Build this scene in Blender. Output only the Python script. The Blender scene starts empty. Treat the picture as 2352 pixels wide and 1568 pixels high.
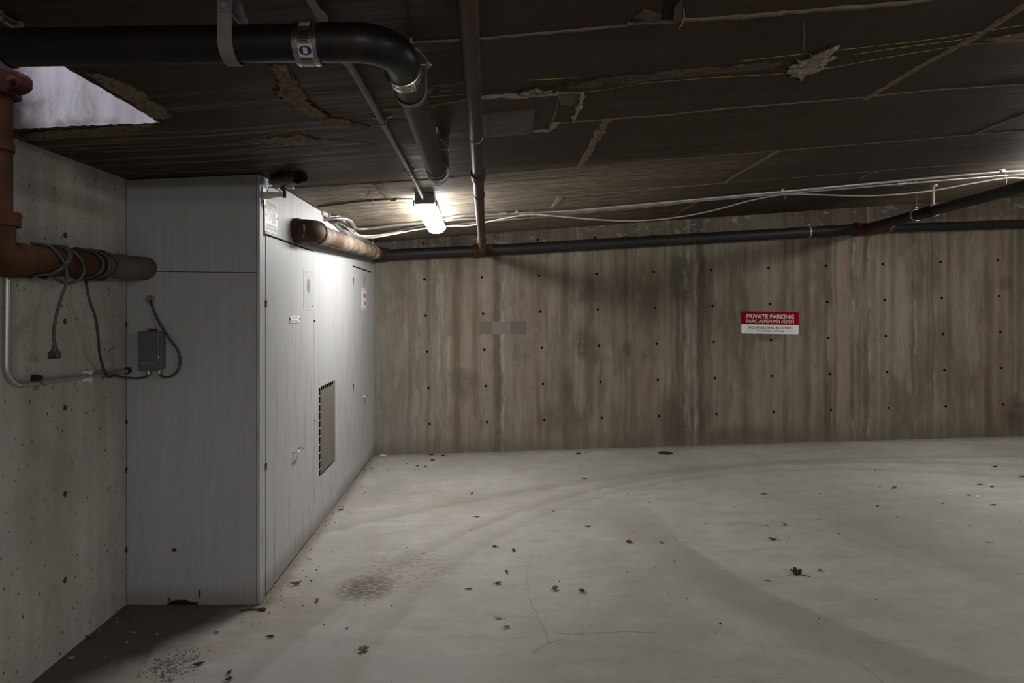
import bpy, math, random
from mathutils import Vector, Matrix, noise

C = bpy.context.scene
COL = C.collection
rnd = random.Random(7)

# ------------------------------------------------------------------ camera, sky, exposure
F, CX, CY, H = 1380.0, 1112.0, 712.0, 1.55        # focal length and vanishing point in pixels, eye height
cam_d = bpy.data.cameras.new('camera')
cam = bpy.data.objects.new('camera', cam_d)
COL.objects.link(cam)
cam.location = (0, 0, H)
cam.rotation_euler = (math.pi / 2, 0, 0)
cam_d.sensor_width = 36.0
cam_d.lens = 36.0 * F / 2352.0
cam_d.shift_x = (1176 - CX) / 2352.0
cam_d.shift_y = -(784 - CY) / 2352.0
cam_d.clip_start = 0.05
C.camera = cam

world = bpy.data.worlds.new('sky')
C.world = world
world.use_nodes = True
bg = world.node_tree.nodes['Background']
bg.inputs[0].default_value = (0.70, 0.71, 0.88, 1)
bg.inputs[1].default_value = 7.0

C.view_settings.view_transform = 'Standard'
C.view_settings.look = 'None'
C.view_settings.gamma = 1.0
C.view_settings.exposure = 0.0
C.view_settings.use_curve_mapping = False

LAMP_POWER = 74.0          # emission of the lamp lenses

# ------------------------------------------------------------------ dimensions
BX, BY = -1.165, 3.12      # closet side plane, closet front plane
WX, YW = -1.861, 6.33      # left wall, back wall
OX0, OX1, OY0, OY1 = -1.79, -1.22, 1.28, 2.26   # light shaft in the ceiling
XR, YB = 11.0, -5.5        # far right and rear walls, outside the frame
CK = [(-2.4, .655), (-1.861, .680), (-1.165, .710), (-0.5, .762), (0.3, .824), (1.046, .880), (1.8, .935),
      (2.51, .982), (3.6, 1.058), (4.72, 1.133), (6.2, 1.232), (12.0, 1.62)]


def zc(x):
    for (a, za), (b, zb) in zip(CK, CK[1:]):
        if x <= b:
            return H + za + (zb - za) * (x - a) / (b - a)
    return H + CK[-1][1]


def zf(x):
    return H - 1.53 + 0.030 * max(0.0, x - BX)


def W(px, py, d):
    return Vector(((px - CX) * d / F, d, H + (CY - py) * d / F))


def onceil(px, py, drop=0.0):
    d = 3.0
    for _ in range(60):
        x = (px - CX) * d / F
        d = 0.5 * d + 0.5 * (zc(x) - drop - H) * F / (CY - py)
    return Vector(((px - CX) * d / F, d, zc((px - CX) * d / F) - drop))


def onfloor(px, py):
    d = 3.0
    for _ in range(60):
        x = (px - CX) * d / F
        d = 0.5 * d + 0.5 * (H - zf(x)) * F / (py - CY)
    x = (px - CX) * d / F
    return Vector((x, d, zf(x)))


def onback(px, py, off=0.0):
    return W(px, py, YW - off)


def onside(px, py, off=0.0):
    """point on the closet's side plane"""
    x = BX + off
    return W(px, py, x * F / (px - CX))


def onleft(px, py, off=0.0):
    x = WX + off
    return W(px, py, x * F / (px - CX))


# ------------------------------------------------------------------ materials
class NT:
    def __init__(s, name):
        s.m = bpy.data.materials.new(name)
        s.m.use_nodes = True
        s.t = s.m.node_tree
        s.b = s.t.nodes['Principled BSDF']
        s._pos = None

    def n(s, typ, **kw):
        nd = s.t.nodes.new(typ)
        for k, v in kw.items():
            setattr(nd, k, v)
        return nd

    def put(s, sock, v):
        if isinstance(v, bpy.types.NodeSocket):
            s.t.links.new(v, sock)
        elif isinstance(v, (tuple, list)) and len(v) == 3 and sock.type == 'RGBA':
            sock.default_value = (*v, 1)
        else:
            sock.default_value = v

    def pos(s):
        if s._pos is None:
            s._pos = s.n('ShaderNodeNewGeometry').outputs['Position']
        return s._pos

    def obj(s):
        return s.n('ShaderNodeTexCoord').outputs['Object']

    def map(s, scale, vec=None, loc=(0, 0, 0)):
        nd = s.n('ShaderNodeMapping')
        s.put(nd.inputs['Vector'], vec if vec is not None else s.pos())
        nd.inputs['Scale'].default_value = scale
        nd.inputs['Location'].default_value = loc
        return nd.outputs[0]

    def noise(s, scale, detail=4, rough=0.55, vec=None, dist=0.0):
        nd = s.n('ShaderNodeTexNoise')
        s.put(nd.inputs['Vector'], vec if vec is not None else s.pos())
        nd.inputs['Scale'].default_value = scale
        nd.inputs['Detail'].default_value = detail
        nd.inputs['Roughness'].default_value = rough
        nd.inputs['Distortion'].default_value = dist
        return nd.outputs['Fac']

    def voro(s, scale, vec=None):
        nd = s.n('ShaderNodeTexVoronoi')
        s.put(nd.inputs['Vector'], vec if vec is not None else s.pos())
        nd.inputs['Scale'].default_value = scale
        return nd.outputs['Distance'], nd.outputs['Color']

    def ramp(s, fac, stops, interp='LINEAR'):
        nd = s.n('ShaderNodeValToRGB')
        s.put(nd.inputs[0], fac)
        cr = nd.color_ramp
        cr.interpolation = interp
        while len(cr.elements) < len(stops):
            cr.elements.new(0.5)
        for e, (p, c) in zip(cr.elements, stops):
            e.position = p
            e.color = (c, c, c, 1) if isinstance(c, (int, float)) else (*c, 1)
        return nd.outputs[0]

    def mix(s, fac, a, b, mode='MIX'):
        nd = s.n('ShaderNodeMix', data_type='RGBA', blend_type=mode)
        s.put(nd.inputs[0], fac)
        s.put(nd.inputs[6], a)
        s.put(nd.inputs[7], b)
        return nd.outputs[2]

    def math(s, op, a, b=0.5, clamp=False):
        nd = s.n('ShaderNodeMath', operation=op, use_clamp=clamp)
        s.put(nd.inputs[0], a)
        s.put(nd.inputs[1], b)
        return nd.outputs[0]

    def rng(s, v, a, b, c=0.0, d=1.0, smooth=True):
        nd = s.n('ShaderNodeMapRange', interpolation_type='SMOOTHSTEP' if smooth else 'LINEAR')
        s.put(nd.inputs[0], v)
        nd.inputs[1].default_value, nd.inputs[2].default_value = a, b
        nd.inputs[3].default_value, nd.inputs[4].default_value = c, d
        return nd.outputs[0]

    def xyz(s, vec=None):
        nd = s.n('ShaderNodeSeparateXYZ')
        s.put(nd.inputs[0], vec if vec is not None else s.pos())
        return nd.outputs[0], nd.outputs[1], nd.outputs[2]

    def curve(s, fac, pts):
        nd = s.n('ShaderNodeFloatCurve')
        s.put(nd.inputs['Value'], fac)
        cu = nd.mapping.curves[0]
        pts = sorted(pts)
        cu.points[0].location = pts[0]
        cu.points[-1].location = pts[-1]
        for p in pts[1:-1]:
            cu.points.new(*p)
        for p in cu.points:
            p.handle_type = 'VECTOR'
        nd.mapping.update()
        return nd.outputs[0]

    def bump(s, h, strength=0.3, dist=0.01, normal=None):
        nd = s.n('ShaderNodeBump')
        s.put(nd.inputs['Height'], h)
        nd.inputs['Strength'].default_value = strength
        nd.inputs['Distance'].default_value = dist
        if normal is not None:
            s.put(nd.inputs['Normal'], normal)
        s.t.links.new(nd.outputs[0], s.b.inputs['Normal'])
        return nd.outputs[0]

    def out(s, col=None, rough=None, metal=None, spec=None):
        if col is not None:
            s.put(s.b.inputs['Base Color'], col)
        if rough is not None:
            s.put(s.b.inputs['Roughness'], rough)
        if metal is not None:
            s.put(s.b.inputs['Metallic'], metal)
        if spec is not None:
            s.put(s.b.inputs['Specular IOR Level'], spec)
        return s.m


def simple(name, col, rough=0.5, metal=0.0, var=0.18, scale=14.0, rust=None, bump=0.0, stretch=(1, 1, 1), spec=None):
    t = NT(name)
    v = t.map(stretch, t.obj())
    n1 = t.noise(scale, 5, 0.6, v)
    lo = tuple(c * (1 - var) for c in col)
    hi = tuple(min(1, c * (1 + var)) for c in col)
    c = t.mix(n1, lo, hi)
    if rust:
        rc, amount = rust
        n2 = t.noise(scale * 0.45, 6, 0.7, t.map((1, 1, 1), t.obj(), (3, 1, 7)))
        c = t.mix(t.rng(n2, 1 - amount - .12, 1 - amount + .12), c, rc)
    t.out(c, rough, metal, spec if spec is not None else (.5 if rough < .6 else .22))
    if bump:
        t.bump(t.noise(scale * 3, 3, 0.6, v), bump, 0.004)
    return t.m


M = {}
M['black_iron'] = simple('black_coated_iron', (.0065, .0058, .0060), .42, 0, .4, 9, ((.022, .012, .008), .36), .25, spec=.3)
M['brown_iron'] = simple('brown_oxidised_iron', (.026, .016, .010), .52, .0, .4, 10, ((.055, .030, .017), .54), .3, (1, .25, 1), spec=.28)
M['rust_iron'] = simple('rusty_painted_iron', (.066, .027, .012), .75, 0, .4, 9, ((.034, .019, .012), .46), .5, spec=.12)
M['bare_pipe'] = simple('dull_bare_pipe', (.105, .082, .060), .65, 0, .35, 9, ((.022, .032, .026), .36), .3)
M['red_iron'] = simple('red_primer_iron', (.042, .012, .008), .6, 0, .3, 16, None, .2, spec=.12)
M['rust_dark'] = simple('dark_rust_iron', (.048, .021, .012), .68, 0, .5, 16, ((.105, .045, .022), .36), .4, spec=.2)
M['gray_pipe'] = simple('weathered_pale_pipe', (.235, .205, .170), .65, 0, .35, 9, ((.095, .052, .026), .52), .3, spec=.2)
M['wall_pipe'] = simple('dark_grey_drain_pipe', (.015, .0155, .0155), .5, 0, .3, 6, ((.034, .022, .015), .42), .2, (.4, 1, 1), spec=.3)
M['steel'] = simple('stainless_steel_band', (.36, .325, .295), .24, 1.0, .12, 20)
M['galv'] = simple('galvanised_steel', (.40, .38, .37), .42, .85, .2, 24)
M['strap'] = simple('dull_grey_strap', (.165, .145, .145), .55, .2, .15, 20)
M['emt'] = simple('conduit_steel', (.50, .48, .45), .36, .85, .15, 8, None, 0, (1, .3, 1))
M['emt_dirty'] = simple('dusty_conduit', (.23, .20, .15), .6, .15, .25, 12, ((.10, .05, .025), .3))
M['emt_lamp'] = simple('tan_dusty_conduit', (.16, .13, .09), .55, .15, .35, 12, ((.08, .06, .04), .4))
M['white_cable'] = simple('off_white_cable', (.38, .355, .31), .5, 0, .1, 20)
M['green_cord'] = simple('dark_green_cord', (.034, .040, .032), .5, 0, .15, 30)
M['plug'] = simple('dark_green_plug', (.024, .029, .024), .55, 0, .15, 30)
M['switchbox'] = simple('dark_grey_enamel', (.088, .086, .088), .45, .1, .08, 20)
M['switchbox_side'] = simple('grey_enamel', (.12, .12, .12), .45, .1, .08, 20)
M['silver_mark'] = simple('pale_lettering', (.42, .41, .40), .4, .4, .1, 20)
M['foam'] = simple('tan_spray_foam', (.20, .145, .075), .9, 0, .35, 60, None, .6)
M['black_rubber'] = simple('black_rubber', (.014, .013, .013), .6, 0, .2, 30)
M['white_plastic'] = simple('white_plastic', (.62, .60, .57), .5, 0, .1, 30)
M['dark_void'] = simple('dark_gap', (.012, .010, .009), .9, 0, .1, 10)
M['cctv'] = simple('bronze_grey_camera_shell', (.10, .093, .085), .42, .2, .12, 12)
M['cctv_dark'] = simple('black_camera_front', (.012, .012, .013), .25, 0, .1, 12)
M['glass_lens'] = simple('dark_lens_glass', (.02, .02, .024), .06, 0, .05, 12)
M['arm'] = simple('grey_cast_bracket', (.56, .545, .55), .5, .3, .1, 20)
M['chrome'] = simple('chrome', (.62, .62, .62), .15, 1.0, .04, 20)
M['nickel'] = simple('worn_nickel_handle', (.60, .59, .56), .28, .9, .08, 20)
M['hinge'] = simple('rusty_hinge', (.30, .24, .18), .6, .4, .4, 60, ((.1, .04, .015), .5))
M['sign_white'] = simple('white_sign_face', (.70, .70, .70), .4, 0, .03, 5)
M['sign_white_dirty'] = simple('greyed_sign_face', (.55, .55, .54), .45, 0, .06, 12)
M['sign_red'] = simple('crimson_sign_face', (.225, .001, .010), .7, 0, .05, 5, spec=.06)
M['sign_cream'] = simple('cream_lettering', (.48, .48, .43), .5, 0, .03, 5)
M['sign_ink'] = simple('dark_grey_ink', (.055, .058, .06), .5, 0, .05, 5)
M['sign_ink_pale'] = simple('faded_grey_ink', (.29, .29, .285), .5, 0, .1, 40)
M['warn_red'] = simple('faded_red_print', (.44, .12, .12), .5, 0, .08, 20)
M['warn_yellow'] = simple('faded_yellow_print', (.60, .54, .22), .5, 0, .08, 20)
M['warn_ink'] = simple('faded_brown_ink', (.20, .16, .10), .5, 0, .1, 20)
M['pict_grey'] = simple('grey_print', (.27, .25, .235), .5, 0, .15, 20)
M['faded_red'] = simple('pinkish_red_print', (.36, .10, .10), .5, 0, .1, 40)
M['plate_grey'] = simple('painted_over_plate', (.37, .37, .37), .5, 0, .06, 12)
M['oval_grey'] = simple('grey_oval_print', (.19, .19, .19), .6, 0, .12, 40)
M['lamp_grey'] = simple('grey_lamp_housing', (.22, .21, .20), .5, 0, .06, 12)
M['blue_sticker'] = simple('navy_sticker', (.012, .012, .085), .4, 0, .05, 20)
M['sticker_white'] = simple('pale_sticker', (.45, .42, .42), .5, 0, .05, 20)
M['bracket_dark'] = simple('dark_bracket', (.09, .082, .07), .6, .2, .2, 20)
M['hole_fill'] = simple('brown_hole_grout', (.11, .085, .058), .9, 0, .3, 30)
M['red_tag'] = simple('orange_red_fitting', (.17, .022, .012), .5, 0, .15, 30)
M['wood'] = simple('old_form_wood', (.085, .058, .036), .8, 0, .3, 8, None, .3, (1, 5, 1))
M['twig'] = simple('dark_twig', (.028, .020, .014), .8, 0, .3, 30)
M['leaf'] = simple('dry_brown_leaf', (.105, .062, .034), .75, 0, .45, 45)
M['leaf_dark'] = simple('dark_brown_leaf', (.042, .028, .019), .75, 0, .4, 45)
M['leaf_tan'] = simple('tan_dry_leaf', (.22, .145, .080), .75, 0, .35, 45)
M['leaf_orange'] = simple('orange_dry_leaf', (.26, .105, .045), .75, 0, .35, 45)
M['stone'] = simple('grey_gravel', (.145, .128, .108), .85, 0, .45, 25, None, .3)
M['stone_pale'] = simple('pale_stone', (.20, .19, .175), .85, 0, .3, 40, None, .3)
M['scrap_white'] = simple('white_scrap', (.55, .54, .50), .7, 0, .1, 30)
M['dark_disc'] = simple('dark_iron_cover', (.045, .038, .030), .7, .2, .3, 30, None, .3)
M['mesh_brown'] = simple('dusty_brown_screen', (.140, .126, .105), .85, 0, .22, 6, None, .3, (1, 1, .3))
M['wire_pale'] = simple('grey_painted_wire', (.40, .39, .38), .5, .3, .1, 20)
M['tie_wire'] = simple('pale_tie_wire', (.34, .30, .24), .5, .3, .1, 20)
M['ring_white'] = simple('bare_metal_ring', (.45, .41, .36), .4, .5, .1, 20)
M['patch_a'] = simple('dark_paint_patch', (.125, .108, .086), .8, 0, .12, 14)
M['patch_b'] = simple('mid_paint_patch', (.165, .148, .125), .8, 0, .12, 14)
M['patch_c'] = simple('grey_paint_patch', (.118, .105, .092), .8, 0, .12, 30)
M['chalk'] = simple('yellow_chalk', (.27, .25, .05), .9, 0, .4, 30)
M['ridge'] = simple('tan_mortar_ridge', (.150, .113, .080), .95, 0, .4, 25, None, .6)
M['ridge_pale'] = simple('pale_mortar_ridge', (.26, .21, .16), .95, 0, .5, 40, None, .7)
def smear_mat(name, tan, pale, dark=(.034, .025, .017)):
    t = NT(name)
    at = t.n('ShaderNodeAttribute', attribute_name='core').outputs['Fac']
    n1 = t.noise(16, 6, .75)
    n2 = t.noise(55, 5, .7)
    k = t.math('ADD', at, t.math('MULTIPLY', t.math('SUBTRACT', n1, .5), 1.9))
    c = t.mix(t.rng(n2, .35, .7), tan, pale)
    c = t.mix(t.rng(n1, .5, .3, 0, .7), c, dark)
    c = t.mix(t.rng(k, .10, .34), dark, c)
    t.out(c, .95, spec=.15)
    t.bump(t.math('ADD', t.math('MULTIPLY', n2, .6), n1), .9, .008)
    return t.m


M['spall'] = smear_mat('tan_mortar_smear', (.125, .090, .058), (.235, .18, .125))
M['band_smear'] = smear_mat('brown_band_smear', (.080, .062, .044), (.125, .10, .074))
M['rubble_smear'] = smear_mat('pale_mortar_rubble', (.16, .125, .09), (.42, .36, .29))
M['slab_patch'] = simple('grey_repair_patch', (.105, .086, .068), .85, 0, .3, 12, None, .3)


def lens_mat(gain=1.0):
    t = NT('lit_lamp_lens')
    t.out((.85, .85, .83), .4)
    t.put(t.b.inputs['Emission Color'], (1.0, .985, .96))
    t.put(t.b.inputs['Emission Strength'], LAMP_POWER * gain)
    return t.m


M['lens'] = lens_mat()
M['lens_fill'] = lens_mat(1.75)      # stronger emission for the fill lamps added behind the viewpoint


def ceiling_mat():
    t = NT('stained_ceiling_concrete')
    x, y, z = t.xyz()
    grain = t.noise(1.0, 6, .65, t.map((1.2, 22, 1)))
    fine = t.noise(1.0, 5, .7, t.map((6, 60, 1)))
    blot = t.noise(1.1, 5, .6)
    base = t.mix(t.rng(grain, .3, .72), (.032, .0205, .0130), (.066, .045, .0285))
    base = t.mix(t.rng(blot, .35, .7, 0, .55), base, (.018, .0125, .009))
    # washed, paler boards at back left; right side paled to strengthen the lamp glow there
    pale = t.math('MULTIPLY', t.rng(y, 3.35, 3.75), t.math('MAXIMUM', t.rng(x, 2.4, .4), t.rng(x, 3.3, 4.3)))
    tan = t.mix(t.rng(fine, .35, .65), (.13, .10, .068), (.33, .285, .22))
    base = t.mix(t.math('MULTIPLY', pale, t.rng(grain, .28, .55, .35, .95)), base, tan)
    # long water streaks near the left wall
    st = t.noise(1.0, 5, .7, t.map((.9, 34, 1), None, (2, 5, 0)))
    near = t.math('MULTIPLY', t.rng(x, .1, -.7), t.math('MULTIPLY', t.rng(y, 1.9, 2.3), t.rng(y, 3.3, 3.0)))
    base = t.mix(t.math('MULTIPLY', near, t.rng(st, .50, .64, 0, .85)), base, (.20, .145, .092))
    c = t.mix(t.rng(fine, .62, .8, 0, .3), base, (.085, .065, .047))
    t.out(c, t.rng(grain, .3, .7, .5, .75), spec=.18)
    t.bump(t.math('ADD', t.math('MULTIPLY', fine, .5), grain), .25, .006)
    return t.m


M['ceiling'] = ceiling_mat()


def floor_mat():
    t = NT('worn_floor_concrete')
    x, y, z = t.xyz()
    n1 = t.noise(.9, 6, .62)
    n2 = t.noise(1.0, 6, .65, t.map((3.5, 9, 1)))
    n3 = t.noise(38, 4, .65)
    n4 = t.noise(2.6, 7, .7, None, 1.2)
    c = t.mix(t.rng(n1, .3, .7), (.300, .284, .256), (.410, .395, .368))
    c = t.mix(t.rng(n2, .30, .72, .0, .5), c, (.268, .252, .226))
    c = t.mix(t.rng(n4, .56, .72, 0, .34), c, (.205, .190, .168))
    c = t.mix(t.rng(n3, .58, .78, 0, .22), c, (.16, .14, .115))

    n5 = t.noise(1.0, 6, .72, t.map((2.2, 14, 1), None, (5, 3, 0)))
    c = t.mix(t.rng(n5, .52, .70, 0, .30), c, (.195, .178, .152))
    n6 = t.noise(9.0, 6, .75)
    c = t.mix(t.rng(n6, .52, .72, 0, .30), c, (.45, .435, .41))
    c = t.mix(t.rng(n6, .48, .30, 0, .28), c, (.21, .195, .17))

    def circ(p1, p2, p3):
        ax, ay, bx, by, cx, cy = *p1, *p2, *p3
        D = 2 * (ax * (by - cy) + bx * (cy - ay) + cx * (ay - by))
        ux = ((ax * ax + ay * ay) * (by - cy) + (bx * bx + by * by) * (cy - ay) + (cx * cx + cy * cy) * (ay - by)) / D
        uy = ((ax * ax + ay * ay) * (cx - bx) + (bx * bx + by * by) * (ax - cx) + (cx * cx + cy * cy) * (bx - ax)) / D
        return ux, uy, math.hypot(ax - ux, ay - uy)

    # tyre paths: dirty arcs that follow wheel tracks
    def track(pix, w0, w1, col, amount, nse, span=None):
        nonlocal c
        ps = [onfloor(*p) for p in pix]
        ux, uy, R = circ(*[(p.x, p.y) for p in ps])
        dx, dy = t.math('SUBTRACT', x, ux), t.math('SUBTRACT', y, uy)
        r = t.math('SQRT', t.math('ADD', t.math('MULTIPLY', dx, dx), t.math('MULTIPLY', dy, dy)))
        r = t.math('ADD', r, t.math('MULTIPLY', t.math('SUBTRACT', nse, .5), .10))
        s = t.math('SUBTRACT', r, R)
        band = t.math('MULTIPLY', t.rng(s, w0 - .03, w0 + .03), t.rng(s, w1 + .16, w1 - .10))
        if span:
            band = t.math('MULTIPLY', band, t.math('MULTIPLY', t.rng(y, span[0], span[0] + .5), t.rng(y, span[1], span[1] - .9)))
            band = t.math('MULTIPLY', band, t.math('MULTIPLY', t.rng(n1, .25, .6, .5, 1), t.rng(n6, .3, .6, .55, 1)))
        c = t.mix(t.math('MULTIPLY', band, amount), c, col)

    track([(1500, 1180), (1700, 1330), (2100, 1500)], -.02, .24, (.20, .182, .148), .55, n4, (1.2, 4.6))
    track([(1330, 1135), (1560, 1090), (2000, 1062)], -.012, .02, (.17, .15, .12), .5, n2)
    track([(1180, 1215), (1420, 1130), (1700, 1088)], -.010, .015, (.18, .16, .13), .4, n2)
    track([(1640, 1075), (1900, 1058), (2352, 1050)], -.010, .03, (.18, .16, .13), .5, n2)
    track([(1880, 1190), (2120, 1270), (2352, 1370)], -.02, .16, (.21, .19, .165), .4, n4, (1.2, 4.6))
    wx = t.math('ADD', x, t.math('MULTIPLY', t.math('SUBTRACT', n6, .5), .05))
    wy = t.math('ADD', y, t.math('MULTIPLY', t.math('SUBTRACT', n4, .5), .10))

    def crack(pix, w, amount):
        nonlocal c
        ps = [onfloor(*p) for p in pix]
        for p, q in zip(ps, ps[1:]):
            e = q - p
            L = math.hypot(e.x, e.y)
            ux, uy = e.x / L, e.y / L
            ax, ay = t.math('SUBTRACT', wx, p.x), t.math('SUBTRACT', wy, p.y)
            al = t.math('ADD', t.math('MULTIPLY', ax, ux), t.math('MULTIPLY', ay, uy))
            ac = t.math('ABSOLUTE', t.math('SUBTRACT', t.math('MULTIPLY', ax, uy), t.math('MULTIPLY', ay, ux)))
            m = t.math('MULTIPLY', t.rng(ac, w, w * .3), t.math('MULTIPLY', t.rng(al, 0, .02), t.rng(al, L + .02, L)))
            c = t.mix(t.math('MULTIPLY', m, amount), c, (.12, .105, .085))

    crack([(1266, 1454), (1380, 1455), (1500, 1451)], .006, .55)
    crack([(1215, 1370), (1235, 1420), (1262, 1475)], .005, .45)
    crack([(1220, 1500), (1262, 1475), (1290, 1466)], .008, .4)
    crack([(1940, 1500), (1985, 1530), (2030, 1568)], .005, .45)
    crack([(870, 1230), (1000, 1205), (1160, 1190)], .005, .3)
    crack([(2230, 1325), (2290, 1337)], .006, .5)
    crack([(1215, 1370), (1208, 1320), (1225, 1270), (1260, 1230), (1330, 1180)], .004, .3)
    # brown dirt swept into the corner by the closet, and along the foot of the walls
    nd = t.math('MULTIPLY', t.math('SUBTRACT', n4, .5), .34)
    s = t.math('ADD', t.math('ADD', t.math('MULTIPLY', t.math('ADD', x, 1.165), 1.0), t.math('MULTIPLY', t.math('SUBTRACT', 3.12, y), .66)), nd)
    dirt = t.math('MULTIPLY', t.rng(s, .10, -.14), t.rng(y, 3.25, 3.10))
    c = t.mix(t.math('MULTIPLY', dirt, .97), c, t.mix(n2, (.058, .038, .025), (.088, .062, .043)))
    dust = t.math('MULTIPLY', t.math('MULTIPLY', t.rng(s, .75, .05), t.rng(y, 3.6, 3.0)), t.math('SUBTRACT', 1.0, dirt))
    c = t.mix(t.math('MULTIPLY', dust, t.rng(n2, .2, .6, .30, .62)), c, (.195, .158, .120))
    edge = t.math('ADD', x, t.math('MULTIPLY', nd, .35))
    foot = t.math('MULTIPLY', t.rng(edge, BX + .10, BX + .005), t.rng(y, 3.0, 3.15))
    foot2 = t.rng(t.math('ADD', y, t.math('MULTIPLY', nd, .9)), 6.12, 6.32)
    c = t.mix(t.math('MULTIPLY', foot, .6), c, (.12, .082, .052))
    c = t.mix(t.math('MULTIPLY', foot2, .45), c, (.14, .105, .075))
    # rust spots where a leaking engine stood
    p = onfloor(840, 1350)
    dd = t.math('ADD', t.math('MULTIPLY', t.math('SUBTRACT', x, p.x), t.math('SUBTRACT', x, p.x)),
                t.math('MULTIPLY', t.math('SUBTRACT', y, p.y), t.math('SUBTRACT', y, p.y)))
    sp = t.math('MULTIPLY', t.rng(dd, .040, 0.0), t.rng(t.noise(1.0, 5, .75, t.map((26, 60, 1))), .42, .52))
    c = t.mix(t.math('MULTIPLY', sp, .9), c, (.085, .062, .040))
    p2 = onfloor(930, 1310)
    dd2 = t.math('ADD', t.math('MULTIPLY', t.math('SUBTRACT', x, p2.x), t.math('SUBTRACT', x, p2.x)),
                 t.math('MULTIPLY', t.math('SUBTRACT', y, p2.y), t.math('SUBTRACT', y, p2.y)))
    sp2 = t.math('MULTIPLY', t.rng(dd2, .16, 0.0), t.rng(t.noise(1.0, 5, .75, t.map((22, 50, 1), None, (4, 2, 0))), .5, .62))
    c = t.mix(t.math('MULTIPLY', sp2, .75), c, (.155, .118, .078))
    t.out(c, t.rng(n1, .3, .7, .5, .68), spec=.3)
    t.bump(t.math('ADD', t.math('MULTIPLY', n3, .4), n4), .12, .006)
    return t.m


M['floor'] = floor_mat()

# dark water streaks on the back wall: (px, half width px, strength)
DARK = [(905, 8, .25), (940, 5, .3), (983, 4, .45), (1010, 10, .2), (1050, 8, .6), (1092, 6, .5), (1143, 8, .75), (1180, 5, .25),
        (1237, 5, .45), (1256, 3, .3), (1300, 9, .5), (1318, 4, .25), (1355, 11, .65), (1376, 5, .35), (1410, 5, .25), (1438, 5, .5),
        (1455, 7, .4), (1495, 4, .3), (1528, 4, .4), (1548, 8, .55), (1566, 10, .8), (1590, 6, .35), (1612, 12, .8), (1632, 5, .5),
        (1665, 4, .3), (1710, 4, .4), (1745, 3, .3), (1803, 3, .65), (1822, 2, .5), (1854, 7, .6), (1880, 3, .25), (1904, 10, .9),
        (1918, 4, .6), (1957, 4, .75), (1975, 3, .3), (1990, 7, .85), (2020, 12, .35), (2040, 14, .4), (2098, 4, .8), (2112, 10, .4),
        (2136, 7, .75), (2150, 10, .55), (2178, 4, .65), (2215, 8, .25), (2272, 9, .7), (2310, 12, .4), (2335, 14, .6)]
PALE = [(960, 10, .3), (1012, 8, .4), (1030, 4, .3), (1155, 4, .45), (1330, 8, .3), (1580, 8, .4), (1597, 6, .4), (1960, 2.5, .6),
        (1996, 3, .75), (2016, 2, .3), (2102, 3, .4), (2230, 10, .2)]
RUST = [(1055, 20, .4), (1090, 12, .35), (1240, 14, .3), (1490, 16, .3), (1860, 26, .3), (1940, 18, .35), (2100, 14, .4), (2200, 22, .3),
        (2285, 26, .8), (2250, 20, .4)]


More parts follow.
